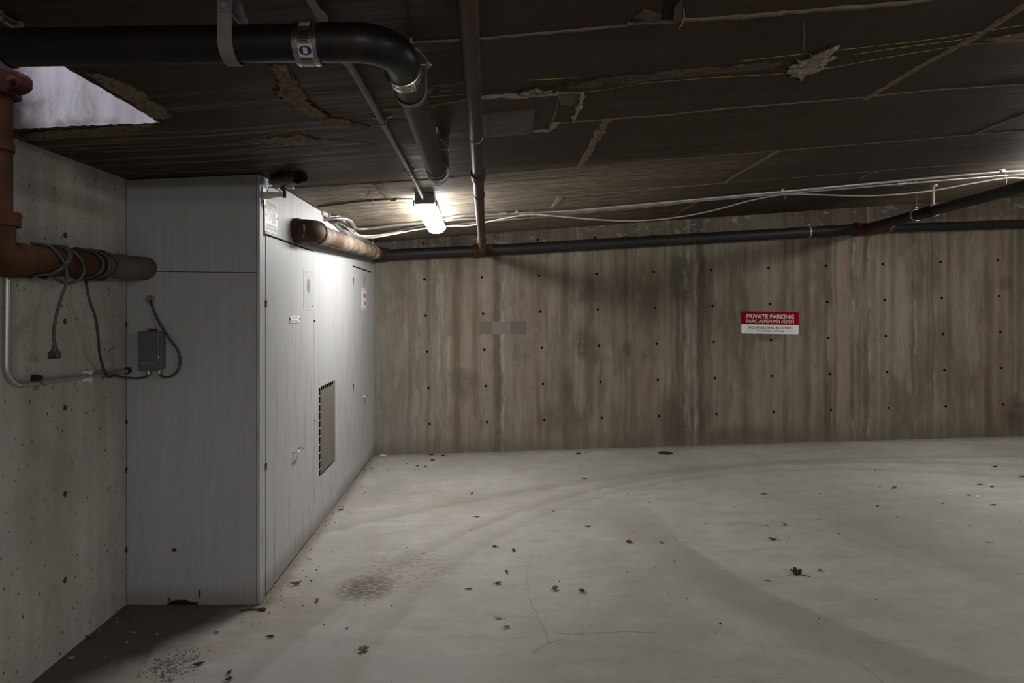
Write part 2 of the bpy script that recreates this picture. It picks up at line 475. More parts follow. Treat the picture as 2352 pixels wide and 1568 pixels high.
def back_wall_mat():
    t = NT('streaked_back_wall_concrete')
    x, y, z = t.xyz()
    wob = t.noise(1.0, 3, .6, t.map((1.5, 1, 2.6)))
    wob2 = t.noise(1.0, 4, .65, t.map((10, 1, 14)))
    xx = t.math('ADD', x, t.math('MULTIPLY', t.math('SUBTRACT', wob, .5), .055))
    xx = t.math('ADD', xx, t.math('MULTIPLY', t.math('SUBTRACT', wob2, .5), .03))
    u0, u1, u2 = (850 - CX) * YW / F, (1620 - CX) * YW / F, (2400 - CX) * YW / F

    def curve_pts(lst, a, b):
        pts = {0.0: 0.0, 1.0: 0.0}
        for px, w, s in lst:
            u = ((px - CX) * YW / F - a) / (b - a)
            du = w * YW / F / (b - a)
            for k, v in ((-1.5, 0), (-.6, s), (.5, s * .9), (1.6, 0)):
                q = round(u + k * du, 5)
                if 0.002 < q < .998:
                    pts[q] = max(v, pts.get(q, 0))
        return list(pts.items())

    def streak(lst):
        a = t.curve(t.rng(xx, u0, u1, 0, 1, False), curve_pts([q for q in lst if q[0] < 1640], u0, u1))
        b = t.curve(t.rng(xx, u1, u2, 0, 1, False), curve_pts([q for q in lst if q[0] > 1600], u1, u2))
        return t.math('MAXIMUM', a, b)

    col_v = t.noise(1.0, 6, .68, t.map((9, 1, .55)))
    col_f = t.noise(1.0, 5, .7, t.map((34, 1, 1.3)))
    blot = t.noise(1.6, 6, .62)
    fine = t.noise(46, 4, .65)
    c = t.mix(t.rng(col_v, .32, .68), (.165, .136, .100), (.258, .222, .174))
    c = t.mix(t.rng(blot, .35, .7, 0, .55), c, (.195, .168, .132))
    # bluish grey washed area at the left end
    left = t.math('MULTIPLY', t.rng(x, 0.0, -.95), t.rng(blot, .38, .6))
    c = t.mix(t.math('MULTIPLY', left, .45), c, (.20, .20, .19))
    c = t.mix(t.math('MULTIPLY', streak(RUST), t.rng(col_v, .3, .6, .3, 1)), c, (.185, .112, .060))
    ends = t.noise(1.0, 4, .6, t.map((6, 1, 1.6), None, (8, 0, 3)))
    dk = t.math('MULTIPLY', streak(DARK), t.rng(ends, .30, .56, .12, 1.0))
    dk = t.math('MULTIPLY', dk, t.rng(col_f, .22, .5, .55, 1.0))
    c = t.mix(t.math('MULTIPLY', dk, .92), c, (.048, .036, .025))
    soft = t.rng(t.noise(1.0, 6, .68, t.map((3.4, 1, .8), None, (1, 0, 9))), .46, .66, 0, .72)
    soft = t.math('MULTIPLY', soft, t.rng(t.math('ADD', x, t.math('MULTIPLY', z, .25)), 0.4, 2.2, .55, 1))
    c = t.mix(soft, c, (.092, .070, .048))
    # lime bloom on the strip above the drain pipe
    topm = t.rng(t.math('SUBTRACT', z, t.math('MULTIPLY', x, .064)), H + .63, H + .66)
    bl2 = t.noise(1.0, 6, .75, t.map((9, 1, 16), None, (2, 0, 2)))
    c = t.mix(t.math('MULTIPLY', topm, .45), c, (.085, .062, .046))
    c = t.mix(t.math('MULTIPLY', topm, t.rng(bl2, .56, .66, 0, .8)), c, (.33, .30, .26))
    c = t.mix(t.rng(col_f, .52, .74, 0, .55), c, (.100, .078, .055))
    smudge = t.rng(t.noise(2.3, 5, .6, t.map((1, 1, .9), None, (0, 0, 4))), .60, .70, 0, .5)
    c = t.mix(smudge, c, (.105, .092, .075))
    hair = t.noise(1.0, 4, .7, t.map((120, 1, 3.5), None, (3, 0, 7)))
    c = t.mix(t.rng(hair, .50, .72, 0, .40), c, (.085, .066, .047))
    mott = t.noise(7.0, 6, .72)
    c = t.mix(t.rng(mott, .50, .70, 0, .38), c, (.115, .094, .068))
    acc = None
    for px, py, rx, ry, a in ((1565, 640, 26, 70, .8), (1612, 660, 20, 60, .6), (1338, 790, 16, 34, .75), (1365, 800, 14, 40, .5), (1440, 800, 10, 18, .6),
                              (1062, 880, 34, 34, .5), (1300, 900, 14, 50, .5), (1565, 960, 60, 60, .6), (1290, 960, 60, 34, .45), (1765, 770, 30, 14, .6),
                              (2335, 950, 26, 40, .8), (2312, 650, 16, 16, .6), (2120, 640, 40, 60, .45), (1010, 690, 26, 60, .25), (1700, 1000, 80, 20, .4)):
        q = onback(px, py)
        ex = t.math('DIVIDE', t.math('SUBTRACT', xx, q.x), rx * YW / F)
        ez = t.math('DIVIDE', t.math('SUBTRACT', z, q.z), ry * YW / F)
        rr2 = t.math('ADD', t.math('MULTIPLY', ex, ex), t.math('MULTIPLY', ez, ez))
        m = t.rng(rr2, 1.9, .1, 0, a)
        acc = m if acc is None else t.math('MAXIMUM', acc, m)
    c = t.mix(t.math('MULTIPLY', acc, t.rng(mott, .30, .55, .35, 1)), c, (.062, .048, .034))
    ends2 = t.noise(1.0, 5, .75, t.map((20, 1, 3.2), None, (5, 0, 1)))
    c = t.mix(t.math('MULTIPLY', streak(PALE), t.rng(ends2, .47, .60)), c, (.36, .345, .32))
    # damp dark skirting next to the floor
    fl = t.math('ADD', .02, t.math('MULTIPLY', t.math('MAXIMUM', t.math('SUBTRACT', x, BX), 0), .03))
    hgt = t.math('SUBTRACT', z, fl)
    c = t.mix(t.math('MULTIPLY', t.rng(t.math('ADD', hgt, t.math('MULTIPLY', t.math('SUBTRACT', blot, .5), .5)), .26, .02), .55), c, (.105, .088, .068))
    c = t.mix(t.rng(fine, .60, .78, 0, .3), c, (.10, .08, .06))
    t.out(c, .82, spec=.25)
    t.bump(t.math('ADD', t.math('MULTIPLY', fine, .35), col_f), .3, .006)
    return t.m


M['wall_back'] = back_wall_mat()


def left_wall_mat(name, lo, hi, pitty=.52, blot=0.0):
    t = NT(name)
    x, y, z = t.xyz()
    n1 = t.noise(1.0, 5, .6, t.map((7, 7, .8)))
    n2 = t.noise(1.7, 6, .65)
    fine = t.noise(60, 4, .65)
    c = t.mix(t.rng(n1, .3, .7), lo, hi)
    c = t.mix(t.rng(n2, .45, .72, 0, .6), c, tuple(v * .70 for v in lo))
    c = t.mix(t.rng(t.noise(3, 5, .7, None, .6), .62, .74, 0, .4), c, (.20, .15, .085))
    if blot:
        c = t.mix(t.rng(t.noise(4.2, 6, .7, None, .8), .44, .64, 0, blot), c, tuple(v * .55 for v in lo))
    # air voids left by the formwork
    d1, k1 = t.voro(28, t.map((1, 1, .5)))
    kx = t.xyz(k1)[0]
    pit = t.math('MULTIPLY', t.rng(d1, .13, .07), t.rng(kx, pitty, pitty + .02))
    d2, k2 = t.voro(62, t.map((1, 1, .6)))
    pit2 = t.math('MULTIPLY', t.rng(d2, .20, .12), t.rng(t.xyz(k2)[1], .72, .74))
    pits = t.math('MAXIMUM', pit, t.math('MULTIPLY', pit2, .8))
    c = t.mix(t.math('MULTIPLY', pits, .85), c, (.035, .030, .024))
    c = t.mix(t.rng(fine, .60, .78, 0, .2), c, tuple(v * .6 for v in lo))
    t.out(c, .85, spec=.25)
    t.bump(t.math('SUBTRACT', t.math('MULTIPLY', fine, .25), t.math('MULTIPLY', pits, 1.2)), .45, .006)
    return t.m


M['wall_left'] = left_wall_mat('pitted_left_wall_concrete', (.36, .345, .298), (.47, .452, .40), .40)
M['shaft'] = left_wall_mat('pale_shaft_concrete', (.36, .325, .315), (.66, .64, .62), .25, .75)
M['wall_plain'] = left_wall_mat('plain_concrete', (.19, .17, .145), (.26, .24, .205))


def ply_mat(name, col, dirt=.5):
    t = NT(name)
    x, y, z = t.xyz()
    g = t.noise(1.0, 4, .6, t.map((70, 70, 2.2)))
    b = t.noise(1.4, 5, .6)
    w = t.noise(5.0, 5, .65, t.map((1, 1, .45)), 2.2)
    c = t.mix(t.rng(g, .25, .75), tuple(v * .93 for v in col), tuple(v * 1.04 for v in col))
    c = t.mix(t.rng(b, .45, .75, 0, .25), c, tuple(v * .80 for v in col))
    gd = t.noise(1.0, 6, .75, t.map((40, 40, 2.4), None, (3, 1, 2)))
    low = t.rng(z, 1.9, .1, .45, 1.0)
    c = t.mix(t.math('MULTIPLY', t.rng(gd, .51, .72, 0, dirt), low), c, (.13, .125, .12))
    foot = t.math('MULTIPLY', t.rng(t.math('ADD', z, t.math('MULTIPLY', t.math('SUBTRACT', b, .5), .2)), .16, .03), .55)
    c = t.mix(foot, c, (.14, .12, .10))
    t.out(c, .52, spec=.35)
    t.bump(t.math('ADD', t.math('MULTIPLY', g, .4), w), .34, .006)
    return t.m


M['ply'] = ply_mat('grey_painted_plywood', (.40, .40, .405), .75)
M['ply_front'] = ply_mat('grey_painted_plywood_front', (.332, .328, .322), .3)


# ------------------------------------------------------------------ mesh helpers
class MB:
    def __init__(s):
        s.v, s.f = [], []

    def add(s, vs, fs):
        o = len(s.v)
        s.v += [Vector(v) for v in vs]
        s.f += [[i + o for i in f] for f in fs]
        return s

    def box(s, lo, hi):
        x0, y0, z0 = lo
        x1, y1, z1 = hi
        return s.add([(x0, y0, z0), (x1, y0, z0), (x1, y1, z0), (x0, y1, z0), (x0, y0, z1), (x1, y0, z1), (x1, y1, z1), (x0, y1, z1)],
                     [(0, 3, 2, 1), (4, 5, 6, 7), (0, 1, 5, 4), (1, 2, 6, 5), (2, 3, 7, 6), (3, 0, 4, 7)])

    def prism(s, poly, off):
        n = len(poly)
        off = Vector(off)
        p = [Vector(q) for q in poly]
        vs = p + [q + off for q in p]
        fs = [list(range(n))[::-1], [n + i for i in range(n)]]
        fs += [[i, (i + 1) % n, n + (i + 1) % n, n + i] for i in range(n)]
        return s.add(vs, fs)

    def tube(s, path, r, n=16, cap=True):
        path = [Vector(p) for p in path]
        rs = r if isinstance(r, (list, tuple)) else [r] * len(path)
        t0 = (path[1] - path[0]).normalized()
        up = Vector((0, 0, 1)) if abs(t0.z) < .9 else Vector((1, 0, 0))
        nrm = (up - t0 * up.dot(t0)).normalized()
        vs, fs = [], []
        for i, p in enumerate(path):
            if i == 0:
                t = t0
            elif i == len(path) - 1:
                t = (path[i] - path[i - 1]).normalized()
            else:
                t = ((path[i + 1] - p).normalized() + (p - path[i - 1]).normalized())
                t = t.normalized() if t.length > 1e-6 else t0
            nrm = (nrm - t * nrm.dot(t)).normalized()
            b = t.cross(nrm)
            for k in range(n):
                a = 2 * math.pi * k / n
                vs.append(p + (nrm * math.cos(a) + b * math.sin(a)) * rs[i])
        for i in range(len(path) - 1):
            for k in range(n):
                fs.append((i * n + k, i * n + (k + 1) % n, (i + 1) * n + (k + 1) % n, (i + 1) * n + k))
        if cap:
            fs.append(list(range(n))[::-1])
            fs.append([(len(path) - 1) * n + k for k in range(n)])
        return s.add(vs, fs)

    def ribbon(s, path, axis, w, th):
        """a flat strap of width w along axis that follows path (in the plane normal to axis)"""
        path = [Vector(p) for p in path]
        ax = Vector(axis).normalized()
        vs, fs = [], []
        m = len(path)
        for i, p in enumerate(path):
            a, b = path[max(0, i - 1)], path[min(m - 1, i + 1)]
            t = (b - a).normalized()
            nn = t.cross(ax).normalized()
            for q in ((-w / 2, -th / 2), (w / 2, -th / 2), (w / 2, th / 2), (-w / 2, th / 2)):
                vs.append(p + ax * q[0] + nn * q[1])
        for i in range(m - 1):
            for k in range(4):
                fs.append((i * 4 + k, i * 4 + (k + 1) % 4, i * 4 + 4 + (k + 1) % 4, i * 4 + 4 + k))
        fs += [(3, 2, 1, 0), tuple((m - 1) * 4 + k for k in range(4))]
        return s.add(vs, fs)

    def ball(s, c, r, n=10, m=7, jit=0.0, sq=(1, 1, 1), seed=0):
        rr = random.Random(seed)
        vs, fs = [], []
        for i in range(m + 1):
            th = math.pi * i / m
            for k in range(n):
                a = 2 * math.pi * k / n
                q = r * (1 + (rr.random() - .5) * jit)
                vs.append(Vector(c) + Vector((sq[0] * q * math.sin(th) * math.cos(a), sq[1] * q * math.sin(th) * math.sin(a), sq[2] * q * math.cos(th))))
        for i in range(m):
            for k in range(n):
                fs.append((i * n + k, (i + 1) * n + k, (i + 1) * n + (k + 1) % n, i * n + (k + 1) % n))
        return s.add(vs, fs)

    def build(s, name, mat, parent=None, smooth=True, bevel=0.0, origin=None, weld=True):
        if origin is None:
            lo = Vector([min(v[i] for v in s.v) for i in range(3)])
            hi = Vector([max(v[i] for v in s.v) for i in range(3)])
            origin = (lo + hi) / 2
        origin = Vector(origin)
        me = bpy.data.meshes.new(name)
        me.from_pydata([v - origin for v in s.v], [], s.f)
        me.materials.append(mat if isinstance(mat, bpy.types.Material) else M[mat])
        import bmesh
        bm = bmesh.new()
        bm.from_mesh(me)
        if weld:
            bmesh.ops.remove_doubles(bm, verts=bm.verts, dist=1e-6)
        bmesh.ops.recalc_face_normals(bm, faces=bm.faces)
        bm.to_mesh(me)
        bm.free()
        if smooth:
            for p in me.polygons:
                p.use_smooth = True
            me.set_sharp_from_angle(angle=math.radians(38))
        o = bpy.data.objects.new(name, me)
        COL.objects.link(o)
        WO[o.name] = origin
        if parent is not None:
            o.parent = parent
            o.location = origin - WO[parent.name]
        else:
            o.location = origin
        if bevel:
            b = o.modifiers.new('bevel', 'BEVEL')
            b.width = bevel
            b.segments = 2
            b.limit_method = 'ANGLE'
        return o


WO = {}


def tag(o, label=None, cat=None, group=None, kind=None):
    if label:
        o['label'] = label
    if cat:
        o['category'] = cat
    if group:
        o['group'] = group
    if kind:
        o['kind'] = kind
    return o


def thing(name, loc, label, cat, group=None):
    o = bpy.data.objects.new(name, None)
    o.empty_display_size = .1
    o.location = loc
    COL.objects.link(o)
    WO[o.name] = Vector(loc)
    return tag(o, label, cat, group)


def dup_tree(o, delta, parent=None):
    c = o.copy()
    COL.objects.link(c)
    if parent is None:
        c.location = o.location + Vector(delta)
    else:
        c.parent = parent
    WO[c.name] = WO[o.name] + Vector(delta)
    for ch in list(o.children):
        dup_tree(ch, delta, c)
    return c


def spline(pts, n=8):
    pts = [Vector(p) for p in pts]
    out = []
    for i in range(len(pts) - 1):
        p0 = pts[i - 1] if i else pts[0] * 2 - pts[1]
        p1, p2 = pts[i], pts[i + 1]
        p3 = pts[i + 2] if i + 2 < len(pts) else p2 * 2 - p1
        for k in range(n):
            u = k / n
            out.append(.5 * ((2 * p1) + (p2 - p0) * u + (2 * p0 - 5 * p1 + 4 * p2 - p3) * u * u + (3 * p1 - p0 - 3 * p2 + p3) * u ** 3))
    out.append(pts[-1])
    return out


def fillet(pts, r, n=8):
    pts = [Vector(p) for p in pts]
    out = [pts[0]]
    for i in range(1, len(pts) - 1):
        a, p, b = pts[i - 1], pts[i], pts[i + 1]
        u, v = (a - p).normalized(), (b - p).normalized()
        ang = u.angle(v)
        t = min(r / math.tan(ang / 2), (a - p).length * .48, (b - p).length * .48)
        R = t * math.tan(ang / 2)
        cen = p + (u + v).normalized() * (R / math.sin(ang / 2))
        s, e = p + u * t - cen, p + v * t - cen
        tot = s.angle(e)
        for k in range(n + 1):
            w = k / n
            out.append(cen + (s * math.sin((1 - w) * tot) + e * math.sin(w * tot)) / math.sin(tot))
    out.append(pts[-1])
    return out


def text_mesh(txt, name, mat, parent, o, right, up, w, h, off=0.0006, bold=0.0):
    """flat lettering fitted to a w by h box whose lower left corner is o"""
    cu = bpy.data.curves.new('lettering', 'FONT')
    cu.body = txt
    cu.offset = bold
    cu.resolution_u = 3
    tmp = bpy.data.objects.new('tmp', cu)
    COL.objects.link(tmp)
    bpy.context.view_layer.update()
    me = bpy.data.meshes.new_from_object(tmp.evaluated_get(bpy.context.evaluated_depsgraph_get()))
    bpy.data.objects.remove(tmp)
    xs = [v.co.x for v in me.vertices]
    ys = [v.co.y for v in me.vertices]
    x0, x1, y0, y1 = min(xs), max(xs), min(ys), max(ys)
    right, up = Vector(right).normalized(), Vector(up).normalized()
    nrm = right.cross(up)
    mb = MB()
    mb.add([Vector(o) + right * ((v.co.x - x0) / (x1 - x0) * w) + up * ((v.co.y - y0) / (y1 - y0) * h) + nrm * off for v in me.vertices],
           [list(p.vertices) for p in me.polygons])
    bpy.data.meshes.remove(me)
    return mb.build(name, mat, parent, smooth=False)


def hole_wall(origin, right, up, cells_u, cells_v, su, sv, r, depth, nrm):
    """a wall face of su x sv cells, each with a round recess of radius r in its middle"""
    right, up, nrm = Vector(right), Vector(up), Vector(nrm)
    wall, holes = MB(), []
    N = 12
    for i in cells_u:
        for j in cells_v:
            c = Vector(origin) + right * (i * su) + up * (j * sv)
            rect = []
            ring = []
            for k in range(N):
                a = 2 * math.pi * (k + .5) / N
                ca, sa = math.cos(a), math.sin(a)
                q = min((su / 2) / max(abs(ca), 1e-9), (sv / 2) / max(abs(sa), 1e-9))
                rect.append((ca * q, sa * q))
                ring.append((ca * r, sa * r))
            vs = [c + right * a + up * b for a, b in rect] + [c + right * a + up * b for a, b in ring]
            cor = [c + right * (sx * su / 2) + up * (sy * sv / 2) for sx, sy in ((1, 1), (-1, 1), (-1, -1), (1, -1))]
            fs = []
            for k in range(N):
                k2 = (k + 1) % N
                a1, a2 = rect[k], rect[k2]
                on1 = abs(abs(a1[0]) - su / 2) < 1e-9
                on2 = abs(abs(a2[0]) - su / 2) < 1e-9
                if on1 != on2:
                    sx = 1 if (a1[0] + a2[0]) > 0 else -1
                    sy = 1 if (a1[1] + a2[1]) > 0 else -1
                    ci = {(1, 1): 0, (-1, 1): 1, (-1, -1): 2, (1, -1): 3}[(sx, sy)]
                    fs.append((k, 2 * N + ci, k2, N + k2, N + k))
                else:
                    fs.append((k, k2, N + k2, N + k))
            wall.add(vs + cor, fs)
            h = MB()
            front = [c + right * a + up * b for a, b in ring]
            back = [c + right * (a * .7) + up * (b * .7) - nrm * depth for a, b in ring]
            h.add(front + back, [(k, (k + 1) % N, N + (k + 1) % N, N + k) for k in range(N)] + [[N + k for k in range(N)]])
            holes.append(h)
    return wall, holes


# ------------------------------------------------------------------ the room shell
def strip_surface(xs, ys, zfun, skip=None):
    mb = MB()
    for a, b in zip(xs, xs[1:]):
        for c, d in zip(ys, ys[1:]):
            if skip and skip((a + b) / 2, (c + d) / 2):
                continue
            mb.add([(a, c, zfun(a)), (b, c, zfun(b)), (b, d, zfun(b)), (a, d, zfun(a))], [(0, 1, 2, 3)])
    return mb


fl = strip_surface([-2.2, BX, 2, 5, 8, XR + .3], [YB - .3, 0, 2, 4, YW + .3], zf)
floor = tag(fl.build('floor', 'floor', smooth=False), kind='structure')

cxs = sorted(set([-2.2, OX0, OX1] + [k[0] for k in CK if -2.2 < k[0] < XR] + [XR + .3]))
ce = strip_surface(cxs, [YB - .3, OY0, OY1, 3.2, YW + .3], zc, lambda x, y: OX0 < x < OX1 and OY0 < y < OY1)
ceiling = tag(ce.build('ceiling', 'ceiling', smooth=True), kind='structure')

# light shaft through the slab above the left wall
SH = .80


def shaft_wall(name, a, b, flip):
    mb = MB()
    n = 40
    low, top = [], []
    for i in range(n + 1):
        u = i / n
        x, y = a[0] + (b[0] - a[0]) * u, a[1] + (b[1] - a[1]) * u
        jit = (rnd.random() - .5) * .006
        low.append(Vector((x, y, zc(x) + jit - .002)))
        top.append(Vector((x, y, zc(0) + SH)))
    mb.add(low + top, [(i, i + 1, n + 2 + i, n + 1 + i) for i in range(n)])
    return tag(mb.build(name, 'shaft', smooth=False), kind='structure')


shaft_wall('wall_shaft_far', (OX0, OY1), (OX1, OY1), 0)
shaft_wall('wall_shaft_right', (OX1, OY0), (OX1, OY1), 0)
shaft_wall('wall_shaft_left', (OX0, OY0), (OX0, OY1), 0)
shaft_wall('wall_shaft_near', (OX0, OY0), (OX1, OY0), 0)

# back wall: form-tie holes on a lattice that follows the sloping floor
p00, p10, p01 = onback(975, 642), onback(975 + 1317, 642 - 45), onback(975 + 3 * 4, 642 + 4 * 82.8)
ur = (p10 - p00) / 10
vr = (p00 - p01) / 4
wall, holes = hole_wall(p00, ur.normalized(), vr.normalized(), range(-2, 13), range(-6, 3), ur.length, vr.length, .0135, .03, (0, -1, 0))
wb = tag(wall.build('wall_back', 'wall_back', smooth=False), kind='structure')
for h in holes:
    if h.v[0].z < zc(h.v[0].x) + .02 and h.v[0].z > 0 and h.v[0].x > BX:
        h.build('tie_hole', 'dark_void', wb, smooth=False)
# plain continuation outside the frame
mb = MB()
xe = (p00 + ur * 12.4).x
mb.add([(xe, YW, -.3), (XR + .3, YW, -.3), (XR + .3, YW, 3.6), (xe, YW, 3.6)], [(0, 1, 2, 3)])
tag(mb.build('wall_back_far', 'wall_plain', smooth=False), kind='structure')

pl = onleft(150, 540)
wl, holes = hole_wall(pl, (0, 1, 0), (0, 0, 1), range(-1, 2), range(-5, 3), .60, .383, .0135, .012, (1, 0, 0))
wlo = tag(wl.build('wall_left', 'wall_left', smooth=False), kind='structure')
for h in holes:
    if .1 < h.v[0].z < zc(WX) and h.v[0].y < BY:
        h.build('tie_hole', 'hole_fill', wlo, smooth=False)
ya, yb = pl.y - .9, pl.y + .9
mb = MB()
mb.add([(WX, YB - .3, -.4), (WX, ya, -.4), (WX, ya, 3), (WX, YB - .3, 3)], [(0, 1, 2, 3)])
mb.add([(WX, yb, -.4), (WX, YW + .3, -.4), (WX, YW + .3, 3), (WX, yb, 3)], [(0, 1, 2, 3)])
tag(mb.build('wall_left_far', 'wall_plain', smooth=False), kind='structure')
mb = MB()
mb.add([(XR, YB - .3, -.4), (XR, YW + .3, -.4), (XR, YW + .3, 3.6), (XR, YB - .3, 3.6)], [(0, 1, 2, 3)])
tag(mb.build('wall_right', 'wall_plain', smooth=False), kind='structure')
mb = MB()
mb.add([(-2.2, YB, -.4), (XR + .3, YB, -.4), (XR + .3, YB, 3.6), (-2.2, YB, 3.6)], [(0, 1, 2, 3)])
tag(mb.build('wall_rear', 'wall_plain', smooth=False), kind='structure')


# -- relief on the ceiling: mortar ridges at the board joints, chalk lines, repairs
def ceil_strip(pix, w, name, mat, h=.005, jit=.3, step=.025, seed=0):
    rr = random.Random(seed)
    P = [onceil(*p) for p in pix]
    pts = []
    for a, b in zip(P, P[1:]):
        n = max(1, int((b - a).length / step))
        pts += [a.lerp(b, k / n) for k in range(n)]
    pts.append(P[-1])
    ws = w if isinstance(w, tuple) else (w, w)
    vs, fs = [], []
    m = len(pts)
    for i, p in enumerate(pts):
        a, b = pts[max(0, i - 1)], pts[min(m - 1, i + 1)]
        t = (b - a)
        t.z = 0
        t.normalize()
        nn = Vector((-t.y, t.x, 0))
        ww = (ws[0] + (ws[1] - ws[0]) * i / max(1, m - 1)) / 2
        l, r = ww * (1 + (rr.random() - .5) * jit * 2), ww * (1 + (rr.random() - .5) * jit * 2)
        hh = h * (.6 + .8 * rr.random())
        for q, dz in ((-l, .001), (-l * .6, -hh), (r * .6, -hh), (r, .001)):
            s = p + nn * q
            vs.append(Vector((s.x, s.y, zc(s.x) + dz)))
    for i in range(m - 1):
        for k in range(3):
            fs.append((i * 4 + k, i * 4 + k + 1, i * 4 + 5 + k, i * 4 + 4 + k))
    fs += [(0, 1, 2, 3), tuple((m - 1) * 4 + k for k in range(4))]
    mb = MB()
    mb.add(vs, fs)
    return mb.build(name, mat, ceiling, smooth=False, weld=False)


RG = [([(930, 97), (1100, 88), (1300, 70), (1440, 57)], (.007, .012), 'ridge', .005),
      ([(1440, 52), (1560, 46), (1690, 38)], (.016, .021), 'ridge', .006),
      ([(1690, 38), (1890, 21), (2098, 3), (2140, -2)], (.021, .016), 'ridge', .006),
      ([(1267, 283), (1368, 275), (1546, 262), (1652, 250)], (.008, .012), 'ridge', .004),
      ([(1652, 250), (1801, 238), (1994, 222)], (.011, .008), 'ridge', .004),
      ([(2000, 220), (2158, 205), (2352, 193), (2420, 187)], (.014, .010), 'ridge', .004),
      ([(668, 431), (863, 419), (976, 412)], .010, 'ridge', .004),
      ([(976, 412), (1118, 400), (1326, 384)], (.010, .012), 'ridge_pale', .004),
      ([(1326, 384), (1546, 365), (1798, 345)], .012, 'ridge', .004),
      ([(1798, 345), (2020, 327), (2238, 308), (2352, 300), (2420, 294)], (.016, .010), 'ridge', .004),
      ([(1065, 468), (1116, 465), (1340, 448), (1670, 419)], .010, 'ridge_pale', .003),
      ([(1670, 419), (1890, 402), (2143, 382), (2325, 369), (2400, 363)], .010, 'ridge', .003),
      ([(870, 485), (905, 482), (950, 478)], .010, 'ridge_pale', .003),
      ([(1395, 274), (1365, 326), (1333, 383)], (.047, .040), 'ridge', .004),
      ([(1788, 346), (1740, 375), (1700, 397), (1662, 420)], (.035, .022), 'ridge', .004),
      ([(2380, -5), (2247, 80), (2113, 152), (1990, 226)], (.030, .030), 'ridge', .006),
      ([(2380, 252), (2290, 287), (2238, 308)], (.030, .022), 'ridge', .004),
      ([(868, 422), (882, 440), (898, 456)], (.06, .05), 'ridge', .003),
      ([(1288, 452), (1280, 464), (1268, 478)], (.05, .04), 'ridge_pale', .003),
      ([(2018, 392), (1990, 402), (1975, 410)], (.03, .02), 'ridge', .003),
      ([(1600, 466), (1570, 482), (1540, 498)], (.04, .03), 'ridge', .003),
      ([(1338, 211), (1330, 240), (1316, 275)], (.022, .022), 'ridge_pale', .010),
      ([(1225, 302), (1258, 298), (1280, 280)], (.020, .03), 'ridge_pale', .008),
      ([(1285, 216), (1278, 250), (1270, 275)], (.010, .008), 'ridge', .006),
      ([(1106, 222), (1150, 217), (1189, 216), (1240, 214), (1280, 212)], (.012, .030), 'ridge_pale', .012),
      ([(1280, 212), (1338, 211)], .012, 'ridge', .006),
      ([(880, 252), (980, 243), (1100, 224)], (.012, .008), 'ridge', .006),
      ([(720, 212), (880, 205), (1070, 190)], .004, 'ridge', .002),
      ([(520, 348), (640, 330), (740, 320), (860, 330)], (.020, .008), 'ridge', .003),
      ([(300, 347), (520, 330), (660, 300)], (.006, .012), 'ridge', .003),
      ([(150, 372), (330, 362), (560, 345), (740, 335)], (.006, .010), 'ridge', .003),
      ([(680, 285), (705, 310), (735, 333)], .008, 'ridge', .004)]
for i, (p, w, m, h) in enumerate(RG):
    ceil_strip(p, w, 'mortar_ridge', m, h, .45 if h < .008 else .9, .025, i)
for i, (p, w) in enumerate([([(1338, 211), (1398, 205), (1457, 192), (1636, 178), (1784, 170), (1890, 159), (2039, 131), (2158, 112), (2232, 101), (2352, 94), (2420, 90)], .0045),
                            ([(1213, 184), (1326, 178)], .004),
                            ([(1700, 140), (1860, 122), (2009, 106), (2158, 88), (2352, 57), (2420, 47)], .0035),
                            ([(1960, 125), (2060, 110), (2200, 92), (2240, 84)], .004),
                            ([(780, 240), (900, 229), (980, 222), (1080, 216)], .003),
                            ([(1846, 52), (1847, 90), (1846, 115)], .002),
                            ([(970, 203), (990, 201), (978, 209), (970, 203)], .002),
                            ([(1010, 200), (1035, 197), (1036, 207), (1012, 209)], .002)]):
    ceil_strip(p, w, 'chalk_line', 'chalk', .0012, .5, .03, 40 + i)


def ceil_patch(poly, name, mat, h=.004, rough=.012, seed=0, sub=5):
    rr = random.Random(seed)
    P = [onceil(*p) for p in poly]
    ring = []
    for a, b in zip(P, P[1:] + P[:1]):
        for k in range(sub):
            q = a.lerp(b, k / sub)
            ring.append(Vector((q.x + (rr.random() - .5) * rough * 2, q.y + (rr.random() - .5) * rough * 2, 0)))
    cen = sum(ring, Vector()) / len(ring)
    n = len(ring)
    vs = []
    for sc, dz in ((1, .0008), (.86, -h), (.55, -h * 1.4)):
        for q in ring:
            x, y = cen.x + (q.x - cen.x) * sc, cen.y + (q.y - cen.y) * sc
            vs.append(Vector((x, y, zc(x) + dz - (rr.random() * h * .8 if sc < .99 else 0))))
    vs.append(Vector((cen.x, cen.y, zc(cen.x) - h * 1.3)))
    fs = []
    for L in range(2):
        for k in range(n):
            fs.append((L * n + k, L * n + (k + 1) % n, L * n + n + (k + 1) % n, L * n + n + k))
    for k in range(n):
        fs.append((2 * n + k, 2 * n + (k + 1) % n, 3 * n))
    mb = MB()
    mb.add(vs, fs)
    o = mb.build(name, mat, ceiling, smooth=False, weld=False)
    at = o.data.attributes.new('core', 'FLOAT', 'POINT')
    at.data.foreach_set('value', [0.0] * n + [.22] * n + [.85] * n + [1.0])
    return o


